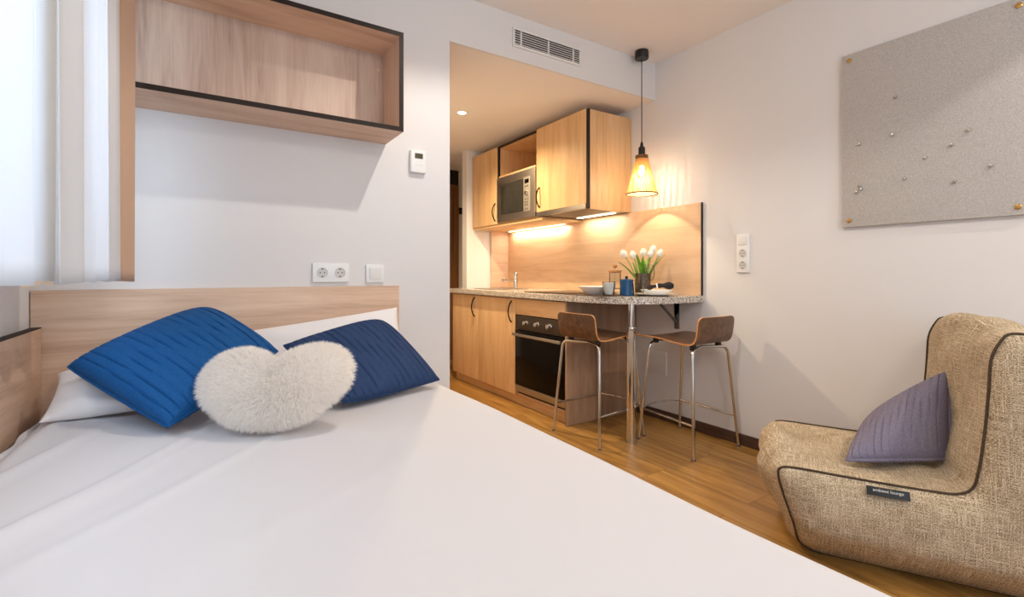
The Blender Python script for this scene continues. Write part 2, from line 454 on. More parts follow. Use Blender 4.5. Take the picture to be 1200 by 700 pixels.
def noise(x, y):
    return (math.sin(3.1 * x + 1.7 * y + .6) * .5 + math.sin(5.3 * x - 4.1 * y + 1.9) * .3 + math.sin(9.7 * x + 7.3 * y) * .2)
def duvet_top(x, y):
    z = .566 + .006 * noise(x * 1.4, y * 1.3)
    # soft diagonal creases running down from the pillows, and crumples by the side board
    for cx, cy, ang, amp, wd, ln in ((-.18, 1.45, 62, .009, .018, .45), (-.30, 1.2, 58, .009, .022, .5), (-.02, 1.35, 50, .007, .02, .4), (-.36, 1.65, 70, .011, .02, .28), (-.40, 1.9, 85, .012, .022, .2), (.25, 1.1, 30, .003, .03, .5)):
        dx, dy = x - cx, y - cy; a = R(ang)
        u = dx * math.cos(a) + dy * math.sin(a); v = -dx * math.sin(a) + dy * math.cos(a)
        z += amp * math.exp(-(v / wd) ** 2 - (u / ln) ** 2)
    # puffier towards the side board and near the pillows
    z += .012 * math.exp(-((x + .34) / .12) ** 2)
    return z
def duvet():
    x0, x1, y0, y1, r = -.462, .905, .13, 2.335, .05
    def fn(u, v):
        # u runs across: left skirt, top, right skirt ; v runs along the bed with a foot skirt
        Lz = .10; W = x1 - x0; D = .40; tot = Lz + W + D
        s = u * tot
        y = y0 + (v - .12) / .88 * (y1 - y0) if v > .12 else y0
        if s < Lz:
            t = 1 - s / Lz; x = x0 - .006 * math.sin(9 * y + 1) * (1 - t) + .012 * math.sin(11 * y) ** 2; z = duvet_top(x0 + r * .4, y) - .008 - t * .09
        elif s < Lz + W:
            t = s - Lz; x = x0 + t; z = duvet_top(x, y)
            e = min(t, W - t)
            if e < r: z -= r - math.sqrt(max(0, r * r - (r - e) ** 2))
        else:
            t = (s - Lz - W) / D; x = x1 + .012 * math.sin(7 * y) * t + .01 * t; z = duvet_top(x1, y) - r - t * (D - .03)
        if v <= .12:
            k = 1 - v / .12; z -= k * .36; y -= .012 * math.sin(9 * x) * k + .02 * k
        elif y < y0 + r:
            e = y - y0; z -= (r - math.sqrt(max(0, r * r - (r - e) ** 2))) * .9
        else:
            e = y1 - y
            if e < .03: z -= .03 - math.sqrt(max(0, .0009 - (.03 - e) ** 2))
        return (x, y, z)
    return B().grid(fn, 170, 170)
dv = solo('duvet', duvet(), WHITE_CLOTH, 'smooth white duvet spread over the whole bed', 'duvet', (.2, 1.2, .535), smooth=80)
md = dv.modifiers.new('thickness', 'SOLIDIFY'); md.thickness = .012; md.offset = -1

def pillow(A, Bc, Cc, D, thick, pinch=.06, n=48, stripes=0, amp=.0, power=.42, sag=0, seam=0, facing=None, wr=0, rnd=(0, 0, 0, 0)):
    """soft cushion spanned by four corner points; stripes are stitched channels along A-B / D-C"""
    A, Bc, Cc, D = map(Vector, (A, Bc, Cc, D))
    nrm = (Cc - A).cross(D - Bc).normalized()
    b = B()
    ss = [-math.cos(math.pi * i / n) * .35 + (2 * i / n - 1) * .65 for i in range(n + 1)]
    def P(u, v):
        k = pinch
        uu = u * (1 - k * (1 - v * v) * abs(u) ** 2); vv = v * (1 - k * (1 - u * u) * abs(v) ** 2)
        q = max(abs(u), abs(v)); cn = (abs(u * v)) ** 3
        wq = rnd[(0 if u < 0 else 1) if v < 0 else (3 if u < 0 else 2)] * cn
        uu *= 1 - wq; vv *= 1 - wq
        a, c = (uu + 1) / 2, (vv + 1) / 2
        return A * (1 - a) * (1 - c) + Bc * a * (1 - c) + Cc * a * c + D * (1 - a) * c
    def T(u, v):
        t = thick * ((1 - u * u) * (1 - v * v)) ** power
        if stripes:
            q = (v + 1) / 2 * stripes + .08 * math.sin(3 * u); q -= math.floor(q)
            t -= amp * math.exp(-(min(q, 1 - q) / .07) ** 2) * min(1, t / .012)
        if wr: t += wr * math.sin(7 * u + 4 * v) * math.sin(5 * v - 2 * u + 1) * (1 - u * u) * (1 - v * v)
        return t
    top = [[None] * (n + 1) for _ in range(n + 1)]; bot = [[None] * (n + 1) for _ in range(n + 1)]
    for i, u in enumerate(ss):
        for j, v in enumerate(ss):
            p = P(u, v); t = T(u, v)
            edge = i in (0, n) or j in (0, n)
            top[i][j] = b.bm.verts.new(p + nrm * (0 if edge else t))
            bot[i][j] = top[i][j] if edge else b.bm.verts.new(p - nrm * t * .8)
    for i in range(n):
        for j in range(n):
            for g, fl in ((top, False), (bot, True)):
                q = [g[i][j], g[i + 1][j], g[i + 1][j + 1], g[i][j + 1]]
                try: b.bm.faces.new(q[::-1] if fl else q)
                except ValueError: pass
    rim = [P(u, -1) for u in ss] + [P(1, v) for v in ss[1:]] + [P(-u, 1) for u in ss[1:]] + [P(-1, -v) for v in ss[1:-1]]
    return b, rim

def cushion(name, label, cat, M_, corners, thick, piping=0, group=None, **kw):
    b, rim = pillow(*corners, thick, **kw)
    c = sum((Vector(p) for p in corners), Vector()) / 4
    base = Vector((c.x, c.y, min(p[2] for p in corners)))
    t = thing(name, label, cat, base, group=group)
    part('cover', b, M_, t, smooth=60)
    if piping: part('piping', B().tube(rim, piping, 6, loop=True), M_, t)
    return t
cushion('pillow', 'white sleeping pillow behind the navy cushion', 'pillow', PILLOW_CLOTH,
        [(.10, 2.10, .60), (.82, 2.11, .595), (.80, 2.29, .885), (.09, 2.29, .80)], .062, group='white pillows at the headboard', wr=.006)
cushion('pillow', 'white sleeping pillow under the left quilted cushion', 'pillow', PILLOW_CLOTH,
        [(-.425, 2.02, .592), (.06, 2.05, .60), (.07, 2.29, .76), (-.43, 2.27, .70)], .062, group='white pillows at the headboard', wr=.022)
QK = dict(stripes=15, amp=.0065, n=110)
cushion('cushion', 'navy quilted square cushion, painted daylight blue, at the left of the bed head', 'cushion', NAVY_DAYLIT,
        [(-.386, 2.09, .748), (-.092, 1.752, .585), (.247, 1.98, .760), (.018, 2.249, .928)], .090, .004, pinch=.03, power=.36, rnd=(.05, .04, .05, .14), **QK)
cushion('cushion', 'navy quilted cushion at the right of the bed head', 'cushion', NAVY,
        [(.256, 2.036, .773), (.402, 1.718, .588), (.847, 1.87, .598), (.656, 2.064, .866)], .068, .004, pinch=.02, power=.38, rnd=(.02, .08, .03, .12), **QK)

# furry heart cushion
def heart_r(phi):
    """outline radius of a fat, blunt heart as a function of the angle"""
    best = 0
    x, y = math.cos(phi), math.sin(phi)
    lo, hi = 0, 1
    def inside(r):
        px, py = x * r, y * r
        # two overlapping lobes and a rounded chin
        def ell(cx, cy, a, b2, rot):
            c, s = math.cos(rot), math.sin(rot); dx, dy = px - cx, py - cy
            return ((dx * c + dy * s) / a) ** 2 + ((-dx * s + dy * c) / b2) ** 2 < 1
        return ell(-.112, .014, .124, .104, R(-20)) or ell(.110, .022, .124, .104, R(24)) or ell(.0, -.052, .166, .078, 0)
    lo, hi = 0.0, .4
    for _ in range(26):
        m_ = (lo + hi) / 2
        if inside(m_): lo = m_
        else: hi = m_
    return lo
HR = [heart_r(k * 2 * math.pi / 180) for k in range(180)]
HR = [sum(HR[(k + j) % 180] for j in range(-2, 3)) / 5 for k in range(180)]
hc = Vector((.190, 1.675, .699))
e1 = Vector((.8406, -.5417, .03)).normalized()
e2 = Vector((.14, .22, .34)); e2 = (e2 - e1 * e2.dot(e1)).normalized(); e3 = e1.cross(e2).normalized()
def heart_pt(phi, rho, side):
    k = phi / (2 * math.pi) * 180; i = int(k) % 180; f = k - int(k)
    r = (HR[i] * (1 - f) + HR[(i + 1) % 180] * f)
    t = .058 * (1 - rho ** 2.6) ** .5
    return hc + e1 * (math.cos(phi) * r * rho) + e2 * (math.sin(phi) * r * rho) + e3 * t * side * (1 if side > 0 else .75)
hb = B()
for side in (1, -1):
    hb.rings([[heart_pt(k * 2 * math.pi / 90, .002 + .998 * math.sin(i / 20 * math.pi / 2), side) for k in range(90)] for i in range(21)], cap=False)
heart = thing('heart_cushion', 'fluffy cream heart shaped cushion in front of the two blue cushions', 'cushion', (hc.x, hc.y, .58))
part('cover', hb, FUR, heart, smooth=80)
fb = B()
for q in range(34000):
    side = 1 if random.random() < .72 else -1
    phi = random.random() * 2 * math.pi; rho = math.sqrt(random.random()) if random.random() < .75 else 1 - random.random() ** 2 * .12
    rho = min(rho, .999)
    p = heart_pt(phi, rho, side)
    pa = heart_pt(phi + .01, rho, side); pb = heart_pt(phi, max(0, rho - .01), side)
    nn = (pa - p).cross(pb - p)
    if nn.length < 1e-12: continue
    nn.normalize()
    out = (p - hc)
    if nn.dot(e3) * side < 0: nn = -nn
    rad = (out - e3 * out.dot(e3)).normalized()
    d_ = (nn * .75 + rad * (.25 + .6 * rho ** 4) + Vector((random.gauss(0, .3), random.gauss(0, .3), random.gauss(-.12, .3)))).normalized()
    ln = random.uniform(.015, .027); wv = d_.cross(Vector((random.random() - .5, random.random() - .5, random.random() - .5))).normalized() * random.uniform(.0006, .0011)
    mid = p + d_ * ln * .6 + Vector((0, 0, -.0012)); tip = p + d_ * ln + Vector((0, 0, -.004))
    a1, a2, a3, a4, a5 = [fb.bm.verts.new(v) for v in (p - wv, p + wv, mid + wv * .7, mid - wv * .7, tip)]
    fb.bm.faces.new((a1, a2, a3, a4)); fb.bm.faces.new((a4, a3, a5))
def raw_part(name, b, m_, parent):
    bm = b.bm; bm.transform(MATRIX[parent.name].inverted())
    me = bpy.data.meshes.new(name); bm.to_mesh(me); bm.free(); me.materials.append(m_)
    o = bpy.data.objects.new(name, me); C.objects.link(o); o.parent = parent; return o
raw_part('fur', fb, FUR, heart)

# ------------------------------------------------------------------ curtains
def curtain(name, label, path, z0, z1, m_, folds, amp, seed, base, sl=0):
    rnd = random.Random(seed)
    ph = [rnd.uniform(0, 6.28) for _ in range(4)]
    def fn(u, v):
        k = u * (len(path) - 1); i = min(int(k), len(path) - 2); f = k - i
        x = path[i][0] * (1 - f) + path[i + 1][0] * f; y = path[i][1] * (1 - f) + path[i + 1][1] * f
        wv = math.sin(u * folds * 2 * math.pi + ph[0] + .25 * math.sin(v * 3 + ph[1])) + .4 * math.sin(u * folds * 3.3 * math.pi + ph[2] + v)
        x += amp * wv * (.7 + .3 * (1 - v)); y += amp * .4 * math.cos(u * folds * 2 * math.pi + ph[0] + ph[3]) * (1 - v * .4)
        return (x, y, z0 + v * (z1 - z0) + (.003 * math.sin(u * folds * 4 + ph[2]) if v == 0 else 0))
    o = solo(name, B().grid(fn, 160, 40), m_, label, 'curtain', base, smooth=80)
    md = o.modifiers.new('thickness', 'SOLIDIFY'); md.thickness = .0015
    return o
curtain('curtain', 'white sheer curtain bunched at the right end of the window', [(-.245, 1.24), (-.235, 1.5), (-.228, 1.72), (-.2275, 1.93)], 1.030, 2.56, SHEER, 5, .010, 3, (-.235, 1.6, 1.03))
curtain('curtain', 'white sheer curtain hanging flat at the far left edge of the window', [(-.25, .5), (-.245, .8), (-.24, 1.075), (-.268, 1.10), (-.27, 1.52)], 1.034, 2.56, SHEER, 3, .008, 5, (-.245, .8, 1.034))
curtain('curtain', 'beige curtain lining behind the white sheers, showing at its right edge', [(-.285, 1.72), (-.27, 1.9), (-.235, 2.05), (-.2, 2.1)], 1.026, 2.56, LINING, 1, .005, 9, (-.25, 1.9, 1.026))
curtain('curtain', 'beige curtain lining showing in the gap between the two white sheers', [(-.296, 1.26), (-.296, 1.50)], 1.026, 2.56, LINING_PALE, 2, .005, 4, (-.296, 1.38, 1.026))
solo('curtain_rail', B().box(-.31, -.19, .45, 2.12, 2.56, ZC, .004), WHITE_PL, 'white curtain rail fixed to the ceiling above the window', 'rail', (-.24, 1.3, 2.56))

# ------------------------------------------------------------------ wall shelf above the bed
SX0, SX1, SY0, SZ0, SZ1 = -.46, .773, 2.119, 1.703, 2.158
sh = thing('wall_shelf', 'long open oak box shelf with dark front edges above the bed', 'shelf', (.16, YA, SZ0))
P_ = .020
part('bottom_panel', B().box(SX0, SX1, SY0 + .003, YA - .001, SZ0, SZ0 + P_), OAK_X, sh)
part('top_panel', B().box(SX0, SX1, SY0 + .003, YA - .001, SZ1 - P_, SZ1), OAK_X, sh)
part('side_panel', B().box(SX0, SX0 + P_, SY0 + .003, YA - .001, SZ0 + P_, SZ1 - P_), OAK_Z, sh)
part('side_panel', B().box(SX1 - P_, SX1, SY0 + .003, YA - .001, SZ0 + P_, SZ1 - P_), OAK_Z, sh)
part('back_panel', B().box(SX0 + P_, SX1 - P_, YA - .02, YA - .002, SZ0 + P_, SZ1 - P_), SHELF_BACK, sh)
eb = B().box(SX0, SX1, SY0, SY0 + .003, SZ0, SZ0 + P_).box(SX0, SX1, SY0, SY0 + .003, SZ1 - P_, SZ1)
eb.box(SX0, SX0 + P_, SY0, SY0 + .003, SZ0 + P_, SZ1 - P_).box(SX1 - P_, SX1, SY0, SY0 + .003, SZ0 + P_, SZ1 - P_)
part('front_edging', eb, DARK_EDGE, sh, label='dark brown front edging')
part('screw_cap', B().cyl((SX1 - .045, YA - .0235, 2.06), (SX1 - .045, YA - .02, 2.06), .009), OAK_Z, sh)

# ------------------------------------------------------------------ fittings on the back wall
th = thing('thermostat', 'white wall thermostat with small display beside the kitchen opening', 'thermostat', (.94, YA, 1.57))
part('body', B().box(.897, .982, YA - .026, YA - .001, 1.575, 1.692, .006, 3), WHITE_PL, th)
part('display', B().box(.918, .962, YA - .0275, YA - .0255, 1.648, 1.675, .0008), mat('lcd', (74, 72, 50), .3), th)
for i in (0, 1): part('button', B().box(.921 + i * .022, .936 + i * .022, YA - .0275, YA - .0255, 1.612, 1.620, .0008), WHITE_SAT, th)
def outlet(parent, c, axis):
    """round earthed socket insert: recessed dish, two pin holes and clips"""
    t = B(); r = .0195
    def pt(a, b2, dpt): return (c[0] + a, c[1] - dpt, c[2] + b2) if axis == 'y' else (c[0] - dpt, c[1] - a, c[2] + b2)
    seg = 28
    prof = [(.0245, .0005), (.0245, .002), (.0215, .002), (r, -.001), (r * .97, -.0008)]
    t.rings([[pt(rr * math.cos(k * 2 * math.pi / seg), rr * math.sin(k * 2 * math.pi / seg), dd) for k in range(seg)] for rr, dd in prof])
    s_ = part('socket', t, mat('socket dish', (206, 204, 200), .45) if 'socket dish' not in bpy.data.materials else bpy.data.materials['socket dish'], parent)
    h = B()
    for a in (-.0095, .0095): h.tube([pt(a, 0, .0002), pt(a, 0, .0012)], .0028, 12)
    for b2 in (-.0175, .0175): h.tube([pt(-.004, b2, .001), pt(.004, b2, .001)], .0022, 8)
    part('pin_hole', h, HOLE, s_)
ds = thing('double_socket', 'white double wall socket above the headboard', 'socket', (.508, YA, 1.01))
part('frame', B().box(.425, .591, YA - .012, YA - .001, 1.010, 1.100, .003), WHITE_PL, ds)
for x in (.468, .548): outlet(ds, (x, YA - .012, 1.055), 'y')
lsw = thing('light_switch', 'white square light switch right of the double socket', 'switch', (.718, YA, 1.01))
part('frame', B().box(.673, .762, YA - .011, YA - .001, 1.007, 1.096, .003), WHITE_PL, lsw)
part('rocker', B().box(.689, .746, YA - .0145, YA - .0105, 1.023, 1.080, .0015), WHITE_SAT, lsw)

# ventilation grille in the bulkhead
vg = thing('air_vent', 'white slatted air vent in the bulkhead above the kitchen opening', 'vent', (1.8, YA, 2.395))
VX0, VX1, VZ0, VZ1 = 1.532, 2.06, 2.394, 2.508
part('backing', B().box(VX0 + .01, VX1 - .01, YA - .003, YA - .001, VZ0 + .01, VZ1 - .01), HOLE, vg)
vf = B().box(VX0, VX1, YA - .012, YA - .001, VZ1 - .014, VZ1, .002).box(VX0, VX1, YA - .012, YA - .001, VZ0, VZ0 + .014, .002)
for x in (VX0, VX1 - .014): vf.box(x, x + .014, YA - .012, YA - .001, VZ0 + .014, VZ1 - .014, .002)
for x in (VX0 + .06, (VX0 + VX1) / 2, VX1 - .065): vf.box(x - .004, x + .004, YA - .0105, YA - .003, VZ0 + .014, VZ1 - .014)
part('frame', vf, WHITE_SAT, vg)
for i in range(6):
    z = VZ0 + .0225 + i * .0138
    part('slat', B().prism([(YA - .0095, z - .004), (YA - .0095, z - .001), (YA - .0035, z + .005), (YA - .0035, z + .002)], 'x', VX0 + .014, VX1 - .014), WHITE_SAT, vg)

# ------------------------------------------------------------------ fittings on the right wall
ss_ = thing('socket_strip', 'upright white strip with one switch and two sockets on the right wall', 'socket', (XB, 1.695, 1.06))
part('frame', B().box(XB - .012, XB - .001, 1.654, 1.736, 1.058, 1.293, .003), WHITE_PL, ss_)
part('rocker', B().box(XB - .0155, XB - .0115, 1.669, 1.721, 1.226, 1.278, .0015), WHITE_SAT, ss_)
for z in (1.176, 1.102): outlet(ss_, (XB - .012, 1.695, z), 'x')
ap = thing('access_panel', 'small white access panel low on the wall under the counter', 'panel', (XB, 2.38, .32))
part('frame', B().box(XB - .004, XB - .001, 2.27, 2.49, .32, .49, .001), WHITE_SAT, ap)
part('cover', B().box(XB - .007, XB - .0035, 2.277, 2.483, .327, .483, .001), PAINT, ap)

pb = thing('pin_board', 'large grey felt pin board on the right wall', 'board', (XB, .82, 1.287))
part('panel', B().box(XB - .022, XB - .001, .488, 1.15, 1.287, 2.165, .002), FELT, pb)
for y, z in ((1.116, 2.133), (1.116, 1.32), (.514, 2.13), (.516, 1.32)):
    part('mounting_screw', B().tube([(XB - .021, y, z), (XB - .026, y, z), (XB - .028, y, z)], [.011, .011, .007], 18), BRASS, pb)
pins = [((.923, 1.885), 'topmost of all'), ((.934, 1.712), 'upper left, below the topmost pin'), ((1.072, 1.701), 'nearest the left edge at mid height'),
        ((.662, 1.666), 'upper right of the scattered pins'), ((.719, 1.617), 'just left of the upper right pin'), ((.811, 1.576), 'at the middle of the board'),
        ((.886, 1.493), 'below left of the middle pin'), ((.709, 1.455), 'lowest right of the scattered pins'), ((.594, 1.5), 'farthest right of the scattered pins'),
        ((1.070, 1.489), 'top one of the lower left three'), ((1.084, 1.459), 'lowest of the lower left three'), ((1.064, 1.472), 'rightmost of the lower left three')]
def pin_mesh(b, y, z):
    x = XB - .022; t = random.uniform(-.002, .002)
    return b.tube([(x + .004, y, z), (x - .003, y, z + t)], .0012, 8).tube([(x - .003, y, z + t), (x - .0045, y, z + t), (x - .0075, y, z + t * 1.4), (x - .009, y, z + t * 1.4)], [.006, .0082, .0076, .003], 14)
for (y, z), wh in pins:
    solo('push_pin', pin_mesh(B(), y, z), NICKEL, 'small metal push pin on the felt board, ' + wh, 'pin', (XB - .022, y, z), 'push pins on the felt board')

# ------------------------------------------------------------------ kitchen: base units along the right wall
XF = 2.10; ZT = .862; Y0 = 2.557; Y1, Y2, Y3 = 3.208, 3.832, 4.355
def bow(x, y, z0, z1, depth=.028, r=.0058):
    """bow handle standing out towards -x"""
    pts = [(x, y, z0)]
    for i in range(13):
        t = i / 12; pts.append((x - .006 - depth * math.sin(math.pi * t) ** .8, y, z0 + (z1 - z0) * t))
    pts.append((x, y, z1)); return B().tube(pts, r, 10)
def base_cabinet(label, ya, yb, yh):
    t = thing('base_cabinet', label, 'cabinet', (2.42, (ya + yb) / 2, 0), group='oak base cabinets under the worktop')
    part('carcass', B().box(XF + .02, XB - .04, ya + .001, yb - .001, .08, ZT - .004), OAK_Z, t)
    dd = part('door', B().box(XF, XF + .019, ya + .002, yb - .002, .082, ZT - .01, .0015), OAK_WARMLIT_Z, t)
    part('handle', bow(XF, yh, .66, .83), BLACKMET, dd)
    return t
base_cabinet('oak base cabinet with the left door, farthest from the stools', Y2, Y3, Y2 + .06)
base_cabinet('oak base cabinet with the right door, next to the oven', Y1, Y2, Y1 + .055)
oh = thing('oven_cabinet', 'oak cabinet around the oven with a plain panel above it', 'cabinet', (2.42, 2.89, 0))
part('filler_panel', B().box(XF, XF + .019, Y0 + .022, Y1 - .002, .728, ZT - .01, .0015), OAK_WARMLIT_Y, oh)
part('side_panel', B().box(XF + .02, XB - .04, Y1 - .018, Y1 - .001, .08, ZT - .004), OAK_Z, oh)
part('bottom_panel', B().box(XF + .02, XB - .04, Y0 + .022, Y1 - .02, .08, .098), OAK_Y, oh)
solo('end_panel', B().box(XF - .004, XB - .004, Y0, Y0 + .02, .002, ZT - .003, .0015), GREY_OAK, 'tall greyish oak panel closing the counter beside the oven', 'panel', (2.44, Y0, 0))
solo('plinth', B().box(XF + .045, XF + .06, Y0 + .022, Y3, 0, .078, .001), OAK_WARMLIT_Y, 'oak kickboard running under the base cabinets and oven', 'plinth', (XF + .05, 3.4, 0))
ov = thing('oven', 'black built in oven with three steel knobs and a bar handle', 'oven', (2.4, 2.89, .1))
OY0, OY1 = Y0 + .024, Y1 - .004
part('body', B().box(XF + .012, XB - .12, OY0 + .02, OY1 - .018, .1, .715), BLACKMET, ov)
part('control_panel', B().box(XF - .004, XF + .012, OY0, OY1, .612, .722, .002), mat('dark steel', (72, 62, 54), .4, .6), ov)
for y in (3.05, 2.90, 2.75):
    k = part('knob', B().tube([(XF - .004, y, .668), (XF - .008, y, .668), (XF - .030, y, .668), (XF - .032, y, .668)], [.021, .019, .017, .015], 20), CHROME, ov)
    part('grip', B().box(XF - .036, XF - .030, y - .004, y + .004, .652, .684, .001), CHROME, k)
part('door_glass', B().box(XF - .006, XF + .012, OY0, OY1, .172, .606, .002), BLACKGLASS, ov)
part('handle', B().box(XF - .045, XF - .030, OY0 + .01, OY1 - .01, .562, .584, .004, 3).box(XF - .034, XF - .005, OY0 + .03, OY0 + .045, .566, .580).box(XF - .034, XF - .005, OY1 - .045, OY1 - .03, .566, .580), STEEL, ov)
part('lower_trim', B().box(XF - .004, XF + .012, OY0, OY1, .118, .168, .002), STEEL, ov)

# worktop with the rounded breakfast bar end, its pole and its wall bracket
wt = thing('worktop', 'speckled granite worktop ending in a rounded breakfast bar on a chrome pole', 'worktop', (2.43, 3.2, .862))
out = [(XB - .002, YK - .002), (2.066, YK - .002), (2.066, 2.62)]
cor = [Vector((2.066, 2.62, 0)), Vector((2.075, 2.02, 0)), Vector((2.40, 1.985, 0))]
for i in range(1, 15):
    t = i / 14; p = cor[0] * (1 - t) ** 2 + cor[1] * 2 * t * (1 - t) + cor[2] * t * t; out.append((p.x, p.y))
out += [(2.6, 1.975), (XB - .002, 1.972)]
tb = bmesh.new()
lo_ = [tb.verts.new((x, y, .862)) for x, y in out]; hi_ = [tb.verts.new((x, y, .905)) for x, y in out]
tb.faces.new(lo_); tb.faces.new(hi_[::-1])
for i in range(len(out)): j = (i + 1) % len(out); tb.faces.new((lo_[i], lo_[j], hi_[j], hi_[i]))
bmesh.ops.bevel(tb, geom=[e for e in tb.edges if abs(e.verts[0].co.z - e.verts[1].co.z) < 1e-6], offset=.004, segments=2, affect='EDGES')
wb = B(); wb._add(tb); part('slab', wb, GRANITE, wt)
px, py = 2.235, 2.10
pole = part('pole', B().lathe([(.030, .001), (.030, .715), (.0225, .722)], (px, py, 0), 28).lathe([(.0195, .718), (.0195, .861)], (px, py, 0), 28), CHROME, wt)
part('collar', B().lathe([(.031, .700), (.032, .704), (.032, .716), (.031, .720)], (px, py, 0), 28), CHROME, pole)
part('foot_ring', B().lathe([(.034, .0005), (.034, .006), (.029, .009)], (px, py, 0), 28), CHROME, pole)
br = B().box(XB - .006, XB - .001, 2.165, 2.205, .665, .861, .001).box(2.56, XB - .006, 2.165, 2.205, .855, .861, .001)
br.prism([(2.585, .855), (2.605, .855), (XB - .006, .72), (XB - .006, .70)], 'y', 2.179, 2.191)
part('bracket', br, GREYMET, wt, label='grey steel wall bracket')

bs = thing('backsplash', 'oak splashback panel along the wall behind the worktop', 'splashback', (XB, 3.2, .906))
part('panel', B().box(XB - .018, XB - .001, 1.982, YK - .002, .906, 1.522, .001), SPLASH, bs)
part('edging', B().box(XB - .0185, XB - .001, 1.978, 1.982, .906, 1.5225), DARK_EDGE, bs, label='dark end edging')
part('return_panel', B().box(2.55, XB - .0185, YK - .02, YK - .002, .906, 1.50, .001), OAK_X, bs)

# sink, tap, hob
sk = thing('sink', 'small steel sink set in the worktop at the far end', 'sink', (2.42, 3.95, .906))
sb_ = B()
def rrect(x0, x1, y0, y1, r, z, n=5):
    o = []
    for cx, cy, a0 in ((x1 - r, y1 - r, 0), (x0 + r, y1 - r, 90), (x0 + r, y0 + r, 180), (x1 - r, y0 + r, 270)):
        for k in range(n + 1): a = R(a0 + 90 * k / n); o.append((cx + r * math.cos(a), cy + r * math.sin(a), z))
    return o
sb_.rings([rrect(2.20, 2.60, 3.72, 4.14, .05, .906), rrect(2.20, 2.60, 3.72, 4.14, .05, .909), rrect(2.225, 2.555, 3.745, 4.115, .045, .909), rrect(2.235, 2.545, 3.755, 4.105, .04, .9062)], cap=True)
part('bowl', sb_, STEEL, sk)
part('drain', B().lathe([(.03, .9065), (.028, .9085), (.012, .9080)], (2.39, 3.93, 0), 20), CHROME, sk)
fc = thing('faucet', 'chrome kitchen tap beside the sink', 'tap', (2.62, 4.00, .906))
part('body', B().lathe([(.026, .906), (.026, .912), (.021, .915), (.021, 1.02), (.019, 1.024)], (2.62, 4.00, 0), 24), CHROME, fc)
part('spout', B().tube(fillet([(2.61, 4.0, .985), (2.50, 3.99, .992), (2.46, 3.985, .990)], .02), .0125, 14).tube([(2.462, 3.985, .992), (2.462, 3.985, .972)], .013, 14), CHROME, fc)
part('lever', B().lathe([(.021, 1.026), (.021, 1.055), (.016, 1.062)], (2.62, 4.0, 0), 24).tube([(2.62, 4.0, 1.050), (2.575, 3.99, 1.066)], [.006, .004], 10), CHROME, fc)
hob = thing('hob', 'black glass hob flush in the worktop above the oven', 'hob', (2.37, 2.88, .906))
part('glass_plate', B().box(2.135, 2.62, 2.60, 3.14, .9062, .911, .0015), BLACKGLASS, hob)
for x, y, r in ((2.27, 2.75, .075), (2.27, 3.0, .09), (2.48, 2.75, .09), (2.48, 3.0, .075)):
    part('ring', B().lathe([(r, .9110), (r, .9113), (r - .003, .9113), (r - .003, .9110)], (x, y, 0), 36, cap=False), GREYMET, hob)

# ------------------------------------------------------------------ kitchen: wall units
UX = 2.333; UZ0, UZ1 = 1.522, 2.248
U0, U1, U2, U3 = 2.608, 3.245, 3.873, 4.367
def unit_box(ya, yb, z0=UZ0, bottom=True):
    b = B().box(UX + .02, XB - .002, ya, ya + .018, z0, UZ1).box(UX + .02, XB - .002, yb - .018, yb, z0, UZ1)
    b.box(UX + .02, XB - .002, ya + .018, yb - .018, UZ1 - .018, UZ1).box(UX + .02, XB - .002, ya + .018, yb - .018, z0, z0 + .018)
    b.box(XB - .012, XB - .003, ya + .018, yb - .018, z0 + .018, UZ1 - .018); return b
c1 = thing('wall_cabinet', 'narrow oak wall cabinet left of the microwave', 'cabinet', (2.55, 4.12, 1.5))
part('carcass', unit_box(U2, U3), OAK_WARMLIT_Z, c1)
d1 = part('door', B().box(UX, UX + .019, U2 + .002, U3 - .001, UZ0 - .002, UZ1, .0015), OAK_WARMLIT_Z, c1)
part('handle', bow(UX, U2 + .04, 1.555, 1.715), BLACKMET, d1)
part('edging', B().box(UX + .001, UX + .02, U3 - .0008, U3 + .004, UZ0, UZ1), DARK_EDGE, c1)
c2 = thing('wall_cabinet', 'open oak wall cabinet holding the microwave', 'cabinet', (2.55, 3.56, 1.5))
part('carcass', unit_box(U1 + .002, U2 - .002), OAK_WARMLIT_Z, c2)
part('shelf', B().box(UX + .005, XB - .013, U1 + .021, U2 - .021, 1.946, 1.964), OAK_WARMLIT_Y, c2)
part('front_edging', B().box(UX, UX + .0195, U2 - .02, U2 - .003, 1.55, UZ1).box(UX, UX + .0195, U1 + .003, U2 - .02, UZ1 - .014, UZ1), DARK_EDGE, c2)
part('light_rail', B().box(UX + .01, XB - .02, U1 - .07, U3, 1.497, 1.5185, .001), OAK_WARMLIT_Y, c2)
c3 = thing('wall_cabinet', 'large oak wall cabinet above the cooker hood, nearest the pendant lamp', 'cabinet', (2.55, 2.93, 1.5))
part('carcass', unit_box(U0 + .019, U1 - .001, 1.60), OAK_WARMLIT_Z, c3)
part('end_panel', B().box(UX + .021, XB - .002, U0, U0 + .0185, UZ0, UZ1 - .002, .001), OAK_WARMLIT_Z, c3)
part('front_edging', B().box(UX + .002, UX + .021, U0 + .0005, U0 + .0185, UZ0, UZ1 - .001), DARK_EDGE, c3)
d3 = part('door', B().box(UX, UX + .0195, U0 + .020, U1 - .001, 1.562, UZ1 + .004, .0015), OAK_WARMLIT_Z, c3)
part('handle', bow(UX, U1 - .045, 1.60, 1.76), BLACKMET, d3)
mw = thing('microwave', 'steel built in microwave in the open wall cabinet', 'microwave', (2.52, 3.56, 1.54))
part('body', B().box(UX + .002, 2.72, U1 + .03, U2 - .03, 1.545, 1.94), STEEL, mw)
part('trim_frame', B().box(UX - .012, UX + .002, U1 + .006, U2 - .008, 1.533, 1.943, .003), STEEL, mw)
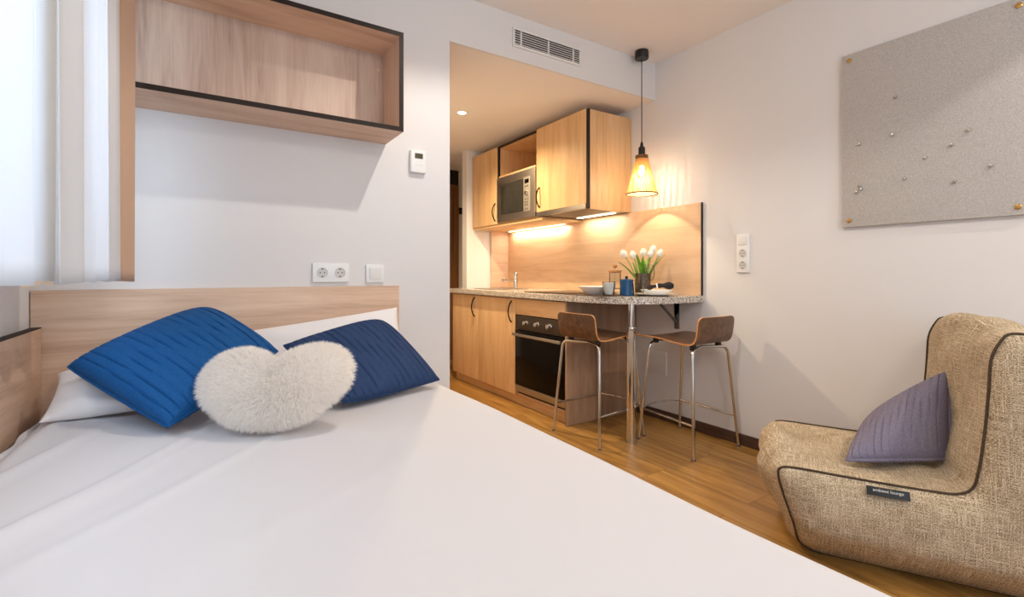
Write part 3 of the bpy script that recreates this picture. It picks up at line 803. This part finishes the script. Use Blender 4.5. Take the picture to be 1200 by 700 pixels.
part('door_glass', B().box(UX - .016, UX - .011, 3.425, 3.790, 1.592, 1.872, .002), mat('microwave glass', (44, 42, 38), .12), mw)
cp = part('control_panel', B().box(UX - .015, UX - .011, 3.315, 3.415, 1.585, 1.88, .002), mat('silver panel', (188, 180, 168), .35, .7), mw)
part('display', B().box(UX - .017, UX - .0145, 3.335, 3.395, 1.826, 1.860, .001), BLACKGLASS, cp)
part('dial', B().tube([(UX - .0145, 3.365, 1.742), (UX - .028, 3.365, 1.742), (UX - .030, 3.365, 1.742)], [.021, .019, .015], 24), CHROME, cp)
for i in range(5):
    z = (1.80, 1.69, 1.665, 1.64, 1.605)[i]
    for y in (3.35, 3.38): part('button', B().box(UX - .017, UX - .0145, y - .009, y + .009, z - .006, z + .006, .001), CHROME, cp)
rh = thing('range_hood', 'slim steel cooker hood under the large wall cabinet', 'hood', (2.55, 2.93, 1.52))
part('body', B().box(UX + .006, XB - .02, U0 + .021, U1 - .075, 1.524, 1.597, .002), STEEL, rh)
part('front_strip', B().box(UX - .004, UX + .006, U0 + .021, U1 - .004, 1.524, 1.559, .002), STEEL, rh)
part('filter', B().box(UX + .03, 2.62, U0 + .05, U1 - .1, 1.5215, 1.5245), mat('hood filter', (120, 110, 98), .5, .7, bump=.4, bscale=250), rh)
WARM_E = mat('warm lamp glow', (255, 226, 170), .5, emit=(255, 232, 190), estr=7)
part('lamp', B().box(2.66, 2.70, U0 + .09, U1 - .13, 1.519, 1.5235, .001), WARM_E, rh)
light('hood_light', 'AREA', (2.68, 2.90, 1.515), 2.0, (1, .87, .68), (0, 0, 0), rh, shape='RECTANGLE', size=.04, size_y=.42)
ls = solo('led_strip', B().box(2.715, 2.735, 3.36, 4.28, 1.491, 1.4965, .001), WARM_E, 'glowing strip light under the microwave cabinet', 'light', (2.71, 3.8, 1.49))
light('strip_light', 'AREA', (2.725, 3.8, 1.487), 4.2, (1, .87, .68), (0, 0, 0), ls, shape='RECTANGLE', size=.03, size_y=.9)

# ------------------------------------------------------------------ ceiling lamps
def downlight(label, loc, energy, color, angle, blend, size=.02, group=None):
    t = thing('downlight', label, 'light', loc, group=group)
    x, y, z = loc
    part('ring', B().lathe([(.032, -.0005), (.032, -.004), (.044, -.006), (.047, -.003), (.047, -.0005)], loc, 32, cap=False), WHITE_SAT, t)
    part('lens', B().lathe([(.031, -.0006), (.031, -.003), (.02, -.0035)], loc, 32), mat('lamp lens', (255, 240, 214), .4, emit=(255, 232, 190), estr=30) if 'lamp lens' not in bpy.data.materials else bpy.data.materials['lamp lens'], t)
    light('spot', 'SPOT', (x, y, z - .012), energy, color, (0, 0, 0), t, spot_size=R(angle), spot_blend=blend, shadow_soft_size=size)
    return t
downlight('small recessed ceiling spot over the kitchen corridor', (1.71, 3.38, ZK), 175, (1, .78, .50), 150, .7)
downlight('recessed ceiling spot in the middle of the bedroom ceiling', (1.12, 1.47, ZC), 62, (1, .93, .85), 136, .35, group='bedroom ceiling spots')
downlight('recessed ceiling spot near the pin board wall', (2.3, -.495, ZC), 64, (1, .91, .80), 122, .12, group='bedroom ceiling spots')

gl = thing('added_fill_lamp', 'unseen round glass lamp added behind the camera to brighten the ceiling', 'lamp', (1.0, -.75, ZC))  # lamp added out of view to lift the ceiling brightness
part('base', B().lathe([(.07, -.001), (.07, -.02), (.03, -.03), (.03, -.06)], (1.0, -.75, ZC), 28), WHITE_SAT, gl)
part('globe', B().lathe([(.03, -.06), (.10, -.09), (.135, -.16), (.12, -.24), (.06, -.29), (.01, -.30)], (1.0, -.75, ZC), 32), glass('globe glass', (1, .97, .92)), gl)
light('ceiling_fill', 'POINT', (1.0, -.75, ZC - .18), 38, (1, .90, .79), (0, 0, 0), gl, shadow_soft_size=.10)

# pendant lamp
lx, ly = 2.54, 2.29
pd = thing('pendant_lamp', 'woven cone pendant lamp on a black cord over the breakfast bar', 'lamp', (lx, ly, 1.597))
part('canopy', B().lathe([(.045, ZC - .001), (.047, ZC - .012), (.047, ZC - .05), (.044, ZC - .055)], (lx, ly, 0), 32), BLACK, pd)
part('cord', B().cyl((lx, ly, 1.94), (lx, ly, ZC - .05), .0032, 8), BLACK, pd)
part('lamp_holder', B().lathe([(.006, 1.958), (.010, 1.945), (.011, 1.930), (.020, 1.922), (.0225, 1.915), (.0225, 1.868)], (lx, ly, 0), 24), BLACK, pd)
part('top_ring', B().lathe([(.010, 1.868), (.043, 1.866), (.044, 1.838), (.041, 1.838), (.040, 1.862), (.010, 1.864)], (lx, ly, 0), 32, cap=False), wood('ring wood', (90, 56, 28), (124, 80, 42), (150, 100, 56), axis='x'), pd)
sb2 = B(); ZS0, ZS1, RS0, RS1 = 1.600, 1.842, .104, .043
NS = 88
for i in range(NS):
    a = i * 2 * math.pi / NS
    wd = .0019 * (1 if i % 2 else 1.25)
    ring = []
    for k in range(9):
        t = k / 8; rr = RS0 + (RS1 - RS0) * t; aa = a + .015 * math.sin(i * 2.3 + k)
        ww = wd * (.55 + .45 * rr / RS0)
        ring.append([(lx + rr * math.cos(aa) - s1 * ww * math.sin(aa) + s2 * .0006 * math.cos(aa), ly + rr * math.sin(aa) + s1 * ww * math.cos(aa) + s2 * .0006 * math.sin(aa), ZS0 + (ZS1 - ZS0) * t) for s1, s2 in ((-1, -1), (1, -1), (1, 1), (-1, 1))])
    sb2.rings(ring)
for k in range(30):
    t = (k + .5) / 30; rr = RS0 + (RS1 - RS0) * t
    sb2.tube([(lx + rr * math.cos(j * math.pi / 24), ly + rr * math.sin(j * math.pi / 24), ZS0 + (ZS1 - ZS0) * t) for j in range(48)], .0009, 5, loop=True)
part('lamp_shade', sb2, STRAW, pd)
part('rim', B().tube([(lx + .105 * math.cos(j * math.pi / 24), ly + .105 * math.sin(j * math.pi / 24), 1.599) for j in range(48)], .0038, 8, loop=True), mat('brown rim', (72, 42, 24), .6), pd)
bulb = part('bulb', B().lathe([(.012, 1.868), (.013, 1.84), (.022, 1.80), (.030, 1.765), (.030, 1.745), (.022, 1.722), (.008, 1.712)], (lx, ly, 0), 24), glass('bulb glass', (1, .96, .88)), pd)
part('filament', B().lathe([(.003, 1.80), (.016, 1.79), (.023, 1.76), (.020, 1.735), (.003, 1.720)], (lx, ly, 0), 16), mat('hot filament', (255, 220, 160), emit=(255, 226, 176), estr=26), bulb)
light('bulb_light', 'POINT', (lx, ly, 1.700), 15.0, (1, .82, .58), (0, 0, 0), pd, shadow_soft_size=.010)

# coat hook on the end wall
ck = thing('coat_hook', 'small dark coat hook on the wall at the end of the corridor', 'hook', (2.68, YE, 1.80))
part('plate', B().box(2.665, 2.705, YE - .012, YE - .001, 1.79, 1.87, .002), BLACKMET, ck)
part('peg', B().tube([(2.685, YE - .01, 1.83), (2.63, YE - .07, 1.835)], .007, 10).tube([(2.69, YE - .01, 1.84), (2.72, YE - .06, 1.86)], .007, 10), BLACKMET, ck)

# ------------------------------------------------------------------ bar stools
def make_stool(label):
    t = thing('bar_stool', label, 'stool', (0, 0, 0), group='walnut bar stools at the breakfast bar')
    # plywood shell: centre line front -> seat -> back
    ctrl = [(.205, .650), (.17, .660), (.10, .662), (.02, .655), (-.06, .643), (-.12, .637), (-.165, .643), (-.188, .668), (-.198, .705), (-.204, .75), (-.210, .800)]
    cv = [Vector((0, y, z)) for y, z in ctrl]; line = []
    for i in range(len(cv) - 1):
        p0, p1, p2, p3 = cv[max(0, i - 1)], cv[i], cv[i + 1], cv[min(len(cv) - 1, i + 2)]
        for k in range(5):
            u = k / 5
            line.append(.5 * ((2 * p1) + (p2 - p0) * u + (2 * p0 - 5 * p1 + 4 * p2 - p3) * u * u + (3 * p1 - p0 - 3 * p2 + p3) * u ** 3))
    line.append(cv[-1]); n = len(line)
    ln = [0]
    for i in range(1, n): ln.append(ln[-1] + (line[i] - line[i - 1]).length)
    tot = ln[-1]; b = B(); NX = 20; th_ = .0048
    up = []; dn = []
    for i in range(n):
        d0 = line[max(0, i - 1)]; d1 = line[min(n - 1, i + 1)]; tg = (d1 - d0).normalized(); nr = Vector((0, -tg.z, tg.y))
        if i == 0 or True: nr = Vector((0, tg.z, -tg.y))
        f = ln[i] / tot; wd = .200 - .028 * min(1, max(0, (f - .15) / .5))
        for e, rc in ((ln[i], .05), (tot - ln[i], .035)):
            if e < rc: wd -= rc - math.sqrt(max(0, rc * rc - (rc - e) ** 2))
        ru, rd = [], []
        for j in range(NX + 1):
            x = (2 * j / NX - 1) * wd
            dish = -.006 * (1 - (2 * j / NX - 1) ** 2) * (1 if f < .6 else 0) + (-.014 * (1 - (2 * j / NX - 1) ** 2) if f > .75 else 0) * min(1, (f - .75) / .1 if f > .75 else 0)
            c_ = line[i] + Vector((0, dish if f > .6 else 0, dish if f <= .6 else 0)) + Vector((x, 0, 0))
            ru.append(b.bm.verts.new(c_ - nr * th_)); rd.append(b.bm.verts.new(c_ + nr * th_))
        up.append(ru); dn.append(rd)
    def q(vs, mi):
        try: f = b.bm.faces.new(vs); f.material_index = mi
        except ValueError: pass
    for i in range(n - 1):
        for j in range(NX):
            q((up[i][j], up[i][j + 1], up[i + 1][j + 1], up[i + 1][j]), 0); q((dn[i][j + 1], dn[i][j], dn[i + 1][j], dn[i + 1][j + 1]), 0)
        q((up[i][0], up[i + 1][0], dn[i + 1][0], dn[i][0]), 1); q((up[i + 1][NX], up[i][NX], dn[i][NX], dn[i + 1][NX]), 1)
    for j in range(NX):
        q((up[0][j + 1], up[0][j], dn[0][j], dn[0][j + 1]), 1); q((up[-1][j], up[-1][j + 1], dn[-1][j + 1], dn[-1][j]), 1)
    part('seat_shell', b, [WALNUT, PLY], t, local=True, smooth=40)
    r = .0095
    for sx in (-1, 1):
        for nm, pts in (('rear', [(.215, -.212, .002), (.168, -.168, .608), (.0, -.10, .610)]), ('front', [(.200, .205, .002), (.158, .150, .622), (.0, .128, .625)])):
            leg = part('leg', B().tube(fillet([(sx * a, y, z) for a, y, z in pts], .045), r, 12), CHROME, t, local=True)
            a, y, z = pts[0]
            part('foot_cap', B().lathe([(.0108, 0), (.0108, .009), (.0098, .010)], (sx * a * .999, y * .999, 0), 14), GREYMET, leg, local=True)
        part('clamp', B().box(sx * .12 - .013, sx * .12 + .013, -.152, -.122, .600, .638, .004), BLACK, t, local=True)
        part('clamp', B().box(sx * .12 - .013, sx * .12 + .013, .122, .150, .615, .655, .004), BLACK, t, local=True)
    def at(zz, a, b2): k = (zz - a[2]) / (b2[2] - a[2]); return Vector(a).lerp(Vector(b2), k)
    zf = .20
    RL = at(zf - .012, (.215, -.212, .002), (.168, -.168, .608)); FL = at(zf, (.200, .205, .002), (.158, .150, .622))
    fr = [(-RL.x, RL.y, RL.z), (-FL.x, FL.y, FL.z)]
    for i in range(1, 12): a = i / 12; fr.append((-FL.x + 2 * FL.x * a, FL.y + .05 * math.sin(math.pi * a), zf))
    fr += [(FL.x, FL.y, FL.z), (RL.x, RL.y, RL.z)]
    part('footrest', B().tube(fr, .0065, 10), CHROME, t, local=True)
    return t
st = make_stool('walnut bar stool nearer the right wall, its back to the viewer')
st.location = (2.522, 1.913, 0); st.rotation_euler = (0, 0, R(0))
clone(st, (2.188, 2.336, 0), R(-88), 'walnut bar stool in front of the oven, side of the counter')

# ------------------------------------------------------------------ things on the breakfast bar
ZW = .9055
def tumbler(label, x, y, r, h, m_, group=None):
    t = B().lathe([(r * .82, 0), (r * .86, .003), (r, h), (r - .002, h), (r * .80, .010), (r * .3, .009)], (x, y, ZW), 32)
    return solo('tumbler', t, m_, label, 'glass', (x, y, ZW), group)
solo('placemat', B().box(2.10, 2.46, 2.215, 2.59, ZW, ZW + .003, .001), mat('brown placemat', (96, 72, 54), .9, noise=.3, nscale=200), 'brown placemat under the left white bowl', 'placemat', (2.28, 2.4, ZW))
pl = B().lathe([(.060, 0), (.066, .004), (.116, .052), (.119, .056), (.115, .056), (.062, .008), (.01, .0075)], (2.23, 2.415, ZW + .003), 40)
solo('bowl', pl, CERAMIC, 'wide white bowl at the left place setting', 'bowl', (2.23, 2.415, ZW + .003))
pl = B().lathe([(.07, 0), (.075, .003), (.133, .013), (.135, .0155), (.13, .0155), (.074, .006), (.01, .0055)], (2.50, 2.13, ZW), 40)
solo('plate', pl, CERAMIC, 'flat white plate at the right place setting', 'plate', (2.50, 2.13, ZW))
pl = B().lathe([(.055, 0), (.06, .003), (.100, .030), (.102, .034), (.098, .034), (.058, .007), (.01, .0065)], (2.50, 2.13, ZW + .0065), 40)
solo('bowl', pl, CERAMIC, 'shallow white bowl on the flat plate at the right place setting', 'bowl', (2.50, 2.13, ZW + .0065))
nk = thing('napkin', 'dark rolled napkin lying across the shallow white bowl', 'napkin', (2.52, 2.12, ZW + .04))
npts = [(2.485 + .115 * t, 2.195 - .125 * t, ZW + .050 + .010 * math.sin(3 * t) + .012 * t) for t in [i / 20 for i in range(21)]]
part('cloth', B().tube(npts, [(.011 + .003 * math.sin(i * .9) + (.016 * abs(i - 7) / 13 if i > 7 else .008 * (7 - i) / 7)) * min(1, (20.4 - i) / 2.2, (i + .5) / 2) ** .5 for i in range(21)], 14), NAPKIN, nk)
part('ring', B().tube([npts[7], npts[8]], .0165, 18), CERAMIC, nk)
tumbler('short tumbler with a pale paper inside, left of the coffee press', 2.19, 2.25, .040, .096, FROST)
solo('napkin', B().lathe([(.022, .012), (.031, .05), (.036, .088), (.022, .080), (.01, .02)], (2.19, 2.25, ZW), 11), mat('white paper', (236, 234, 230), .9), 'crumpled white napkin inside the left tumbler', 'napkin', (2.19, 2.25, ZW + .01))
tumbler('clear tumbler in front of the dark vase, right of the blue canister', 2.345, 2.14, .038, .086, GLASS)
fp = thing('coffee_press', 'glass coffee press with a wooden lid behind the left tumbler', 'coffee press', (2.425, 2.43, ZW))
part('jug', B().lathe([(.038, 0), (.040, .003), (.040, .155), (.038, .155), (.037, .006), (.01, .005)], (2.425, 2.43, ZW), 32), GLASS, fp)
part('lid', B().lathe([(.030, .150), (.045, .155), (.046, .168), (.03, .172)], (2.425, 2.43, ZW), 32), CORKWOOD, fp)
part('plunger', B().cyl((2.425, 2.43, ZW + .04), (2.425, 2.43, ZW + .19), .003, 10).lathe([(.035, .038), (.035, .044), (.01, .046)], (2.425, 2.43, ZW), 24), STEEL, fp)
part('knob', B().lathe([(.006, .184), (.014, .192), (.015, .204), (.008, .212)], (2.425, 2.43, ZW), 20), CORKWOOD, fp)
cn = thing('canister', 'small blue enamel canister with a black knob on the breakfast bar', 'canister', (2.335, 2.235, ZW))
part('body', B().lathe([(.040, 0), (.043, .003), (.043, .098), (.041, .1)], (2.335, 2.235, ZW), 32), ENAMEL, cn)
part('lid', B().lathe([(.0445, .094), (.0455, .1), (.043, .107), (.02, .112)], (2.335, 2.235, ZW), 32), ENAMEL, cn)
part('knob', B().lathe([(.005, .111), (.010, .118), (.010, .126), (.004, .130)], (2.335, 2.235, ZW), 16), BLACK, cn)
vs_ = solo('vase', B().lathe([(.050, 0), (.054, .003), (.055, .06), (.056, .148), (.0535, .148), (.052, .02), (.01, .018)], (2.60, 2.335, ZW), 36), PEWTER, 'dark pewter cylinder vase holding white tulips', 'vase', (2.60, 2.335, ZW))
def wineglass(label, x, y):
    t = thing('wine_glass', label, 'glass', (x, y, ZW))
    part('bowl', B().lathe([(.004, .090), (.020, .100), (.032, .122), (.0345, .150), (.030, .185), (.027, .208), (.0255, .208), (.0285, .184), (.033, .150), (.0305, .123), (.019, .103), (.001, .094)], (x, y, ZW), 32, cap=False), GLASS, t)
    part('stem', B().lathe([(.033, 0), (.033, .0015), (.010, .006), (.004, .014), (.0035, .085), (.006, .093)], (x, y, ZW), 24), GLASS, t)
wineglass('wine glass standing right of the dark vase, by the plate', 2.555, 2.235)
heads = [((2.482, 2.386, 1.169), 'leftmost, leaning far out'), ((2.533, 2.353, 1.160), 'second from the left'), ((2.588, 2.318, 1.175), 'third from the left, upright'),
         ((2.633, 2.300, 1.166), 'fourth from the left, low in the right bunch'), ((2.652, 2.295, 1.198), 'highest, in the right bunch'), ((2.676, 2.262, 1.172), 'rightmost')]
for i, (h, wh) in enumerate(heads):
    bx, by = 2.60 + (h[0] - 2.60) * .25, 2.335 + (h[1] - 2.335) * .25
    t = thing('tulip', 'white tulip in the dark vase, ' + wh, 'flower', (bx, by, ZW + .03), group='white tulips in the vase')
    p0 = Vector((bx, by, ZW + .03)); p2 = Vector(h); p1 = Vector(((bx * 1.4 + h[0] * .6) / 2, (by * 1.4 + h[1] * .6) / 2, ZW + .17))
    cur = [p0 * (1 - k) ** 2 + p1 * 2 * k * (1 - k) + p2 * k * k for k in [j / 10 for j in range(11)]]
    part('stem', B().tube(cur, .0032, 8), STEM, t)
    ax = (cur[-1] - cur[-3]).normalized(); u = ax.orthogonal().normalized(); v = ax.cross(u)
    bl = B()
    for k in range(6):
        a = k * math.pi / 3 + i; off = .0 if k % 2 else .0015
        def petal(s, q, a=a, off=off):
            hgt = .060 * q; rad = (.0235 * math.sin(math.pi * min(1, q * .92 + .06)) ** .6 + off) * (1 - .18 * q)
            w_ = (s - .5) * 1.25 * (math.sin(math.pi * (q * .9 + .07)) ** .6)
            return p2 - ax * .004 + ax * hgt + (u * math.cos(a + w_) + v * math.sin(a + w_)) * rad
        bl.grid(petal, 6, 8)
    part('blossom', bl, PETAL, t, smooth=70)
    for s in ((-1, 1) if i % 2 == 0 else (1,)):
        lb = B(); dirn = Vector((h[0] - bx + s * .05, h[1] - by - s * .02, 0))
        if dirn.length < .02: dirn = Vector((.05 * s, -.02, 0))
        tipz = .20 + .03 * ((i * 7) % 3)
        def leaf(sv, q, dirn=dirn, tipz=tipz):
            c_ = Vector((bx, by, ZW + .05)) + dirn * (q ** 1.6) + Vector((0, 0, tipz * q * (1 - .12 * q)))
            sd = dirn.normalized().cross(Vector((0, 0, 1)))
            wd = .021 * math.sin(math.pi * min(1, q * .93 + .05)) ** .7
            return c_ + sd * (sv - .5) * 2 * wd + Vector((0, 0, .004 * abs(sv - .5) * 2))
        lb.grid(leaf, 4, 12); part('leaf', lb, LEAF, t, smooth=70)

# ------------------------------------------------------------------ bean bag lounge chair
AH = 30
ac = thing('armchair', 'beige woven bean bag lounge chair with dark piping beside the bed', 'armchair', (2.07, .474, 0), R(AH))
# local frame: +y is the direction the chair faces, +x runs from the near side to the far side
W_ = .62
prof = [(.30, 0), (.42, .006), (.485, .05), (.505, .13), (.540, .24), (.556, .305), (.548, .332), (.50, .339), (.38, .336), (.24, .333), (.12, .333), (.055, .337), (.016, .362), (.0, .42), (-.014, .54), (-.024, .68), (-.030, .78), (-.052, .838), (-.11, .862), (-.20, .85), (-.285, .79), (-.345, .64), (-.385, .44), (-.405, .24), (-.40, .09), (-.37, .02), (-.28, 0), (.0, 0)]
def catmull(pts, k):
    o = []; n = len(pts)
    for i in range(n):
        p0, p1, p2, p3 = [Vector(pts[(i + j) % n]) for j in (-1, 0, 1, 2)]
        for q in range(k):
            u = q / k; o.append(.5 * (2 * p1 + (p2 - p0) * u + (2 * p0 - 5 * p1 + 4 * p2 - p3) * u * u + (3 * p1 - p0 - 3 * p2 + p3) * u ** 3))
    return o
prof = [(h * .70 if h < -.06 else h, z) for h, z in prof]
PC = catmull(prof, 8); NP = len(PC)
NRM = []
for i in range(NP):
    tg = (PC[(i + 1) % NP] - PC[i - 1]).normalized(); NRM.append(Vector((tg.y, -tg.x)) if True else None)
area = sum(PC[i].x * PC[(i + 1) % NP].y - PC[(i + 1) % NP].x * PC[i].y for i in range(NP))
if area < 0: NRM = [-n for n in NRM]
def s_edge(z): return .10 * max(0, 1 - z / .16) ** 1.6
def crown(p):
    h, z = p
    if z < .02: return 0.0
    if h > .40 and z < .33: return .075 * min(1, z / .1)
    if z > .78: return .030
    if h < -.25: return .06
    if z < .36: return .010
    return .018
cr = [crown(p) for p in PC]
cr = [sum(cr[(i + j) % NP] for j in range(-9, 10)) / 19 for i in range(NP)]
bb = B(); uvl = bb.bm.loops.layers.uv.new('UVMap')
arc = [0]
for i in range(NP): arc.append(arc[-1] + (PC[(i + 1) % NP] - PC[i]).length)
NSD = 24; rows = []
for j in range(NSD + 1):
    u = j / NSD * 2 - 1; ro = []
    for i in range(NP):
        e = s_edge(PC[i].y); x = e + (W_ - 2 * e) * (j / NSD)
        k = cr[i] * (1 - abs(u) ** 2.6)
        # tufts and puckers of the soft cover
        k += .006 * math.sin(i * .27 + 3 * u) * (1 - u ** 4) + .005 * math.sin(9 * u + i * .12) * (1 - u ** 4)
        p = PC[i] + NRM[i] * k
        ro.append(bb.bm.verts.new((x, p.x, max(.001, p.y))))
    rows.append(ro)
for j in range(NSD):
    for i in range(NP):
        i2 = (i + 1) % NP
        f = bb.bm.faces.new((rows[j][i], rows[j][i2], rows[j + 1][i2], rows[j + 1][i]))
        for lp, (ui, vj) in zip(f.loops, ((arc[i], j), (arc[i + 1], j), (arc[i + 1], j + 1), (arc[i], j + 1))):
            lp[uvl].uv = (vj / NSD * W_, ui)
part('seat_body', bb, WEAVE, ac, local=True, smooth=180)
def side_panel(far):
    loop = [Vector((p.x, p.y)) for p in PC[::2]]; n = len(loop)
    pts = list(loop); inner = []
    hx = -.40
    def dist(q):
        dm = 9
        for i in range(n):
            a, c_ = loop[i], loop[(i + 1) % n]; ab = c_ - a; t = max(0, min(1, (q - a).dot(ab) / max(1e-9, ab.length_squared)))
            dm = min(dm, (q - a - ab * t).length)
        return dm
    def ins(q):
        c_ = False
        for i in range(n):
            a, d_ = loop[i], loop[(i + 1) % n]
            if (a.y > q.y) != (d_.y > q.y) and q.x < (d_.x - a.x) * (q.y - a.y) / (d_.y - a.y) + a.x: c_ = not c_
        return c_
    ds_ = [0] * n
    while hx < .6:
        zz = .012
        while zz < .87:
            q = Vector((hx, zz))
            if ins(q):
                dd = dist(q)
                if dd > .007: pts.append(q); ds_.append(dd)
            zz += .0165
        hx += .0165
    vo, eo, fo, ov_, oe, of = geometry.delaunay_2d_cdt(pts, [(i, (i + 1) % n) for i in range(n)], [], 1, 1e-6)
    b = B(); ul = b.bm.loops.layers.uv.new('UVMap'); vv = []
    for k, p in enumerate(vo):
        src = ov_[k][0] if ov_[k] else 0
        dd = ds_[src]; m_ = min(1, dd / .13)
        bul = .050 * math.sqrt(max(0, 1 - (1 - m_) ** 2)) * (1 + .12 * math.sin(8 * p.x + 5 * p.y)) * min(1, .35 + p.y / .22)
        bul += .0035 * math.sin(22 * p.y + 9 * p.x) * m_
        x = s_edge(p.y) - bul
        vv.append(b.bm.verts.new((W_ - x if far else x, p.x, max(.001, p.y))))
    for f in fo:
        try:
            g = b.bm.faces.new([vv[i] for i in f])
            for lp, i in zip(g.loops, f): lp[ul].uv = (vo[i].x, vo[i].y)
        except ValueError: pass
    return b
part('side_panel', side_panel(False), WEAVE, ac, local=True, smooth=180)
part('side_panel', side_panel(True), WEAVE, ac, local=True, smooth=180)
for far in (0, 1):
    pp = [((W_ - s_edge(PC[i].y) + .001) if far else s_edge(PC[i].y) - .001, PC[i].x + NRM[i].x * .002, max(.004, PC[i].y + NRM[i].y * .002)) for i in range(0, NP, 2)]
    part('piping', B().tube(pp, .0042, 8, loop=True), WEAVE_PIPE, ac, local=True, label='dark cord piping')
# woven name tag on the near side, just under the piping
tagb = B().grid(lambda u, v: (-.0335 - .012 * (1 - v) - .002 * math.sin(math.pi * u), .181 + .117 * u, .306 + .026 * v), 10, 4)
tg_ = part('name_tag', tagb, BLACK, ac, local=True, label='small black name tag with white lettering')
ftc = bpy.data.curves.new('lettering', 'FONT'); ftc.body = 'ambient lounge'; ftc.size = .0135; ftc.align_x = 'CENTER'; ftc.extrude = .0002
fo_ = bpy.data.objects.new('lettering_source', ftc); C.objects.link(fo_)
bpy.context.view_layer.update()
lm = bpy.data.meshes.new_from_object(fo_.evaluated_get(bpy.context.evaluated_depsgraph_get()))
bpy.data.objects.remove(fo_)
lm.materials.append(WHITE_SAT)
lo2 = bpy.data.objects.new('lettering', lm); C.objects.link(lo2); lo2.parent = tg_
# text reads along -y (seen from -x), upright
ex, ey = Vector((0, -1, 0)), Vector((.36, 0, .93)).normalized(); ez = ex.cross(ey)
lo2.matrix_local = Matrix(((ex.x, ey.x, ez.x, -.0430), (ex.y, ey.y, ez.y, .2395), (ex.z, ey.z, ez.z, .320), (0, 0, 0, 1)))

cushion('cushion', 'greyish violet quilted cushion leaning on the armchair', 'cushion', MAUVE,
        [(2.262, .592, .380), (2.335, .616, .692), (2.40, .90, .43), (1.969, .812, .365)], .068, .0055, pinch=.02, power=.36, stripes=13, amp=.005, n=90, rnd=(0, .02, .25, .03))
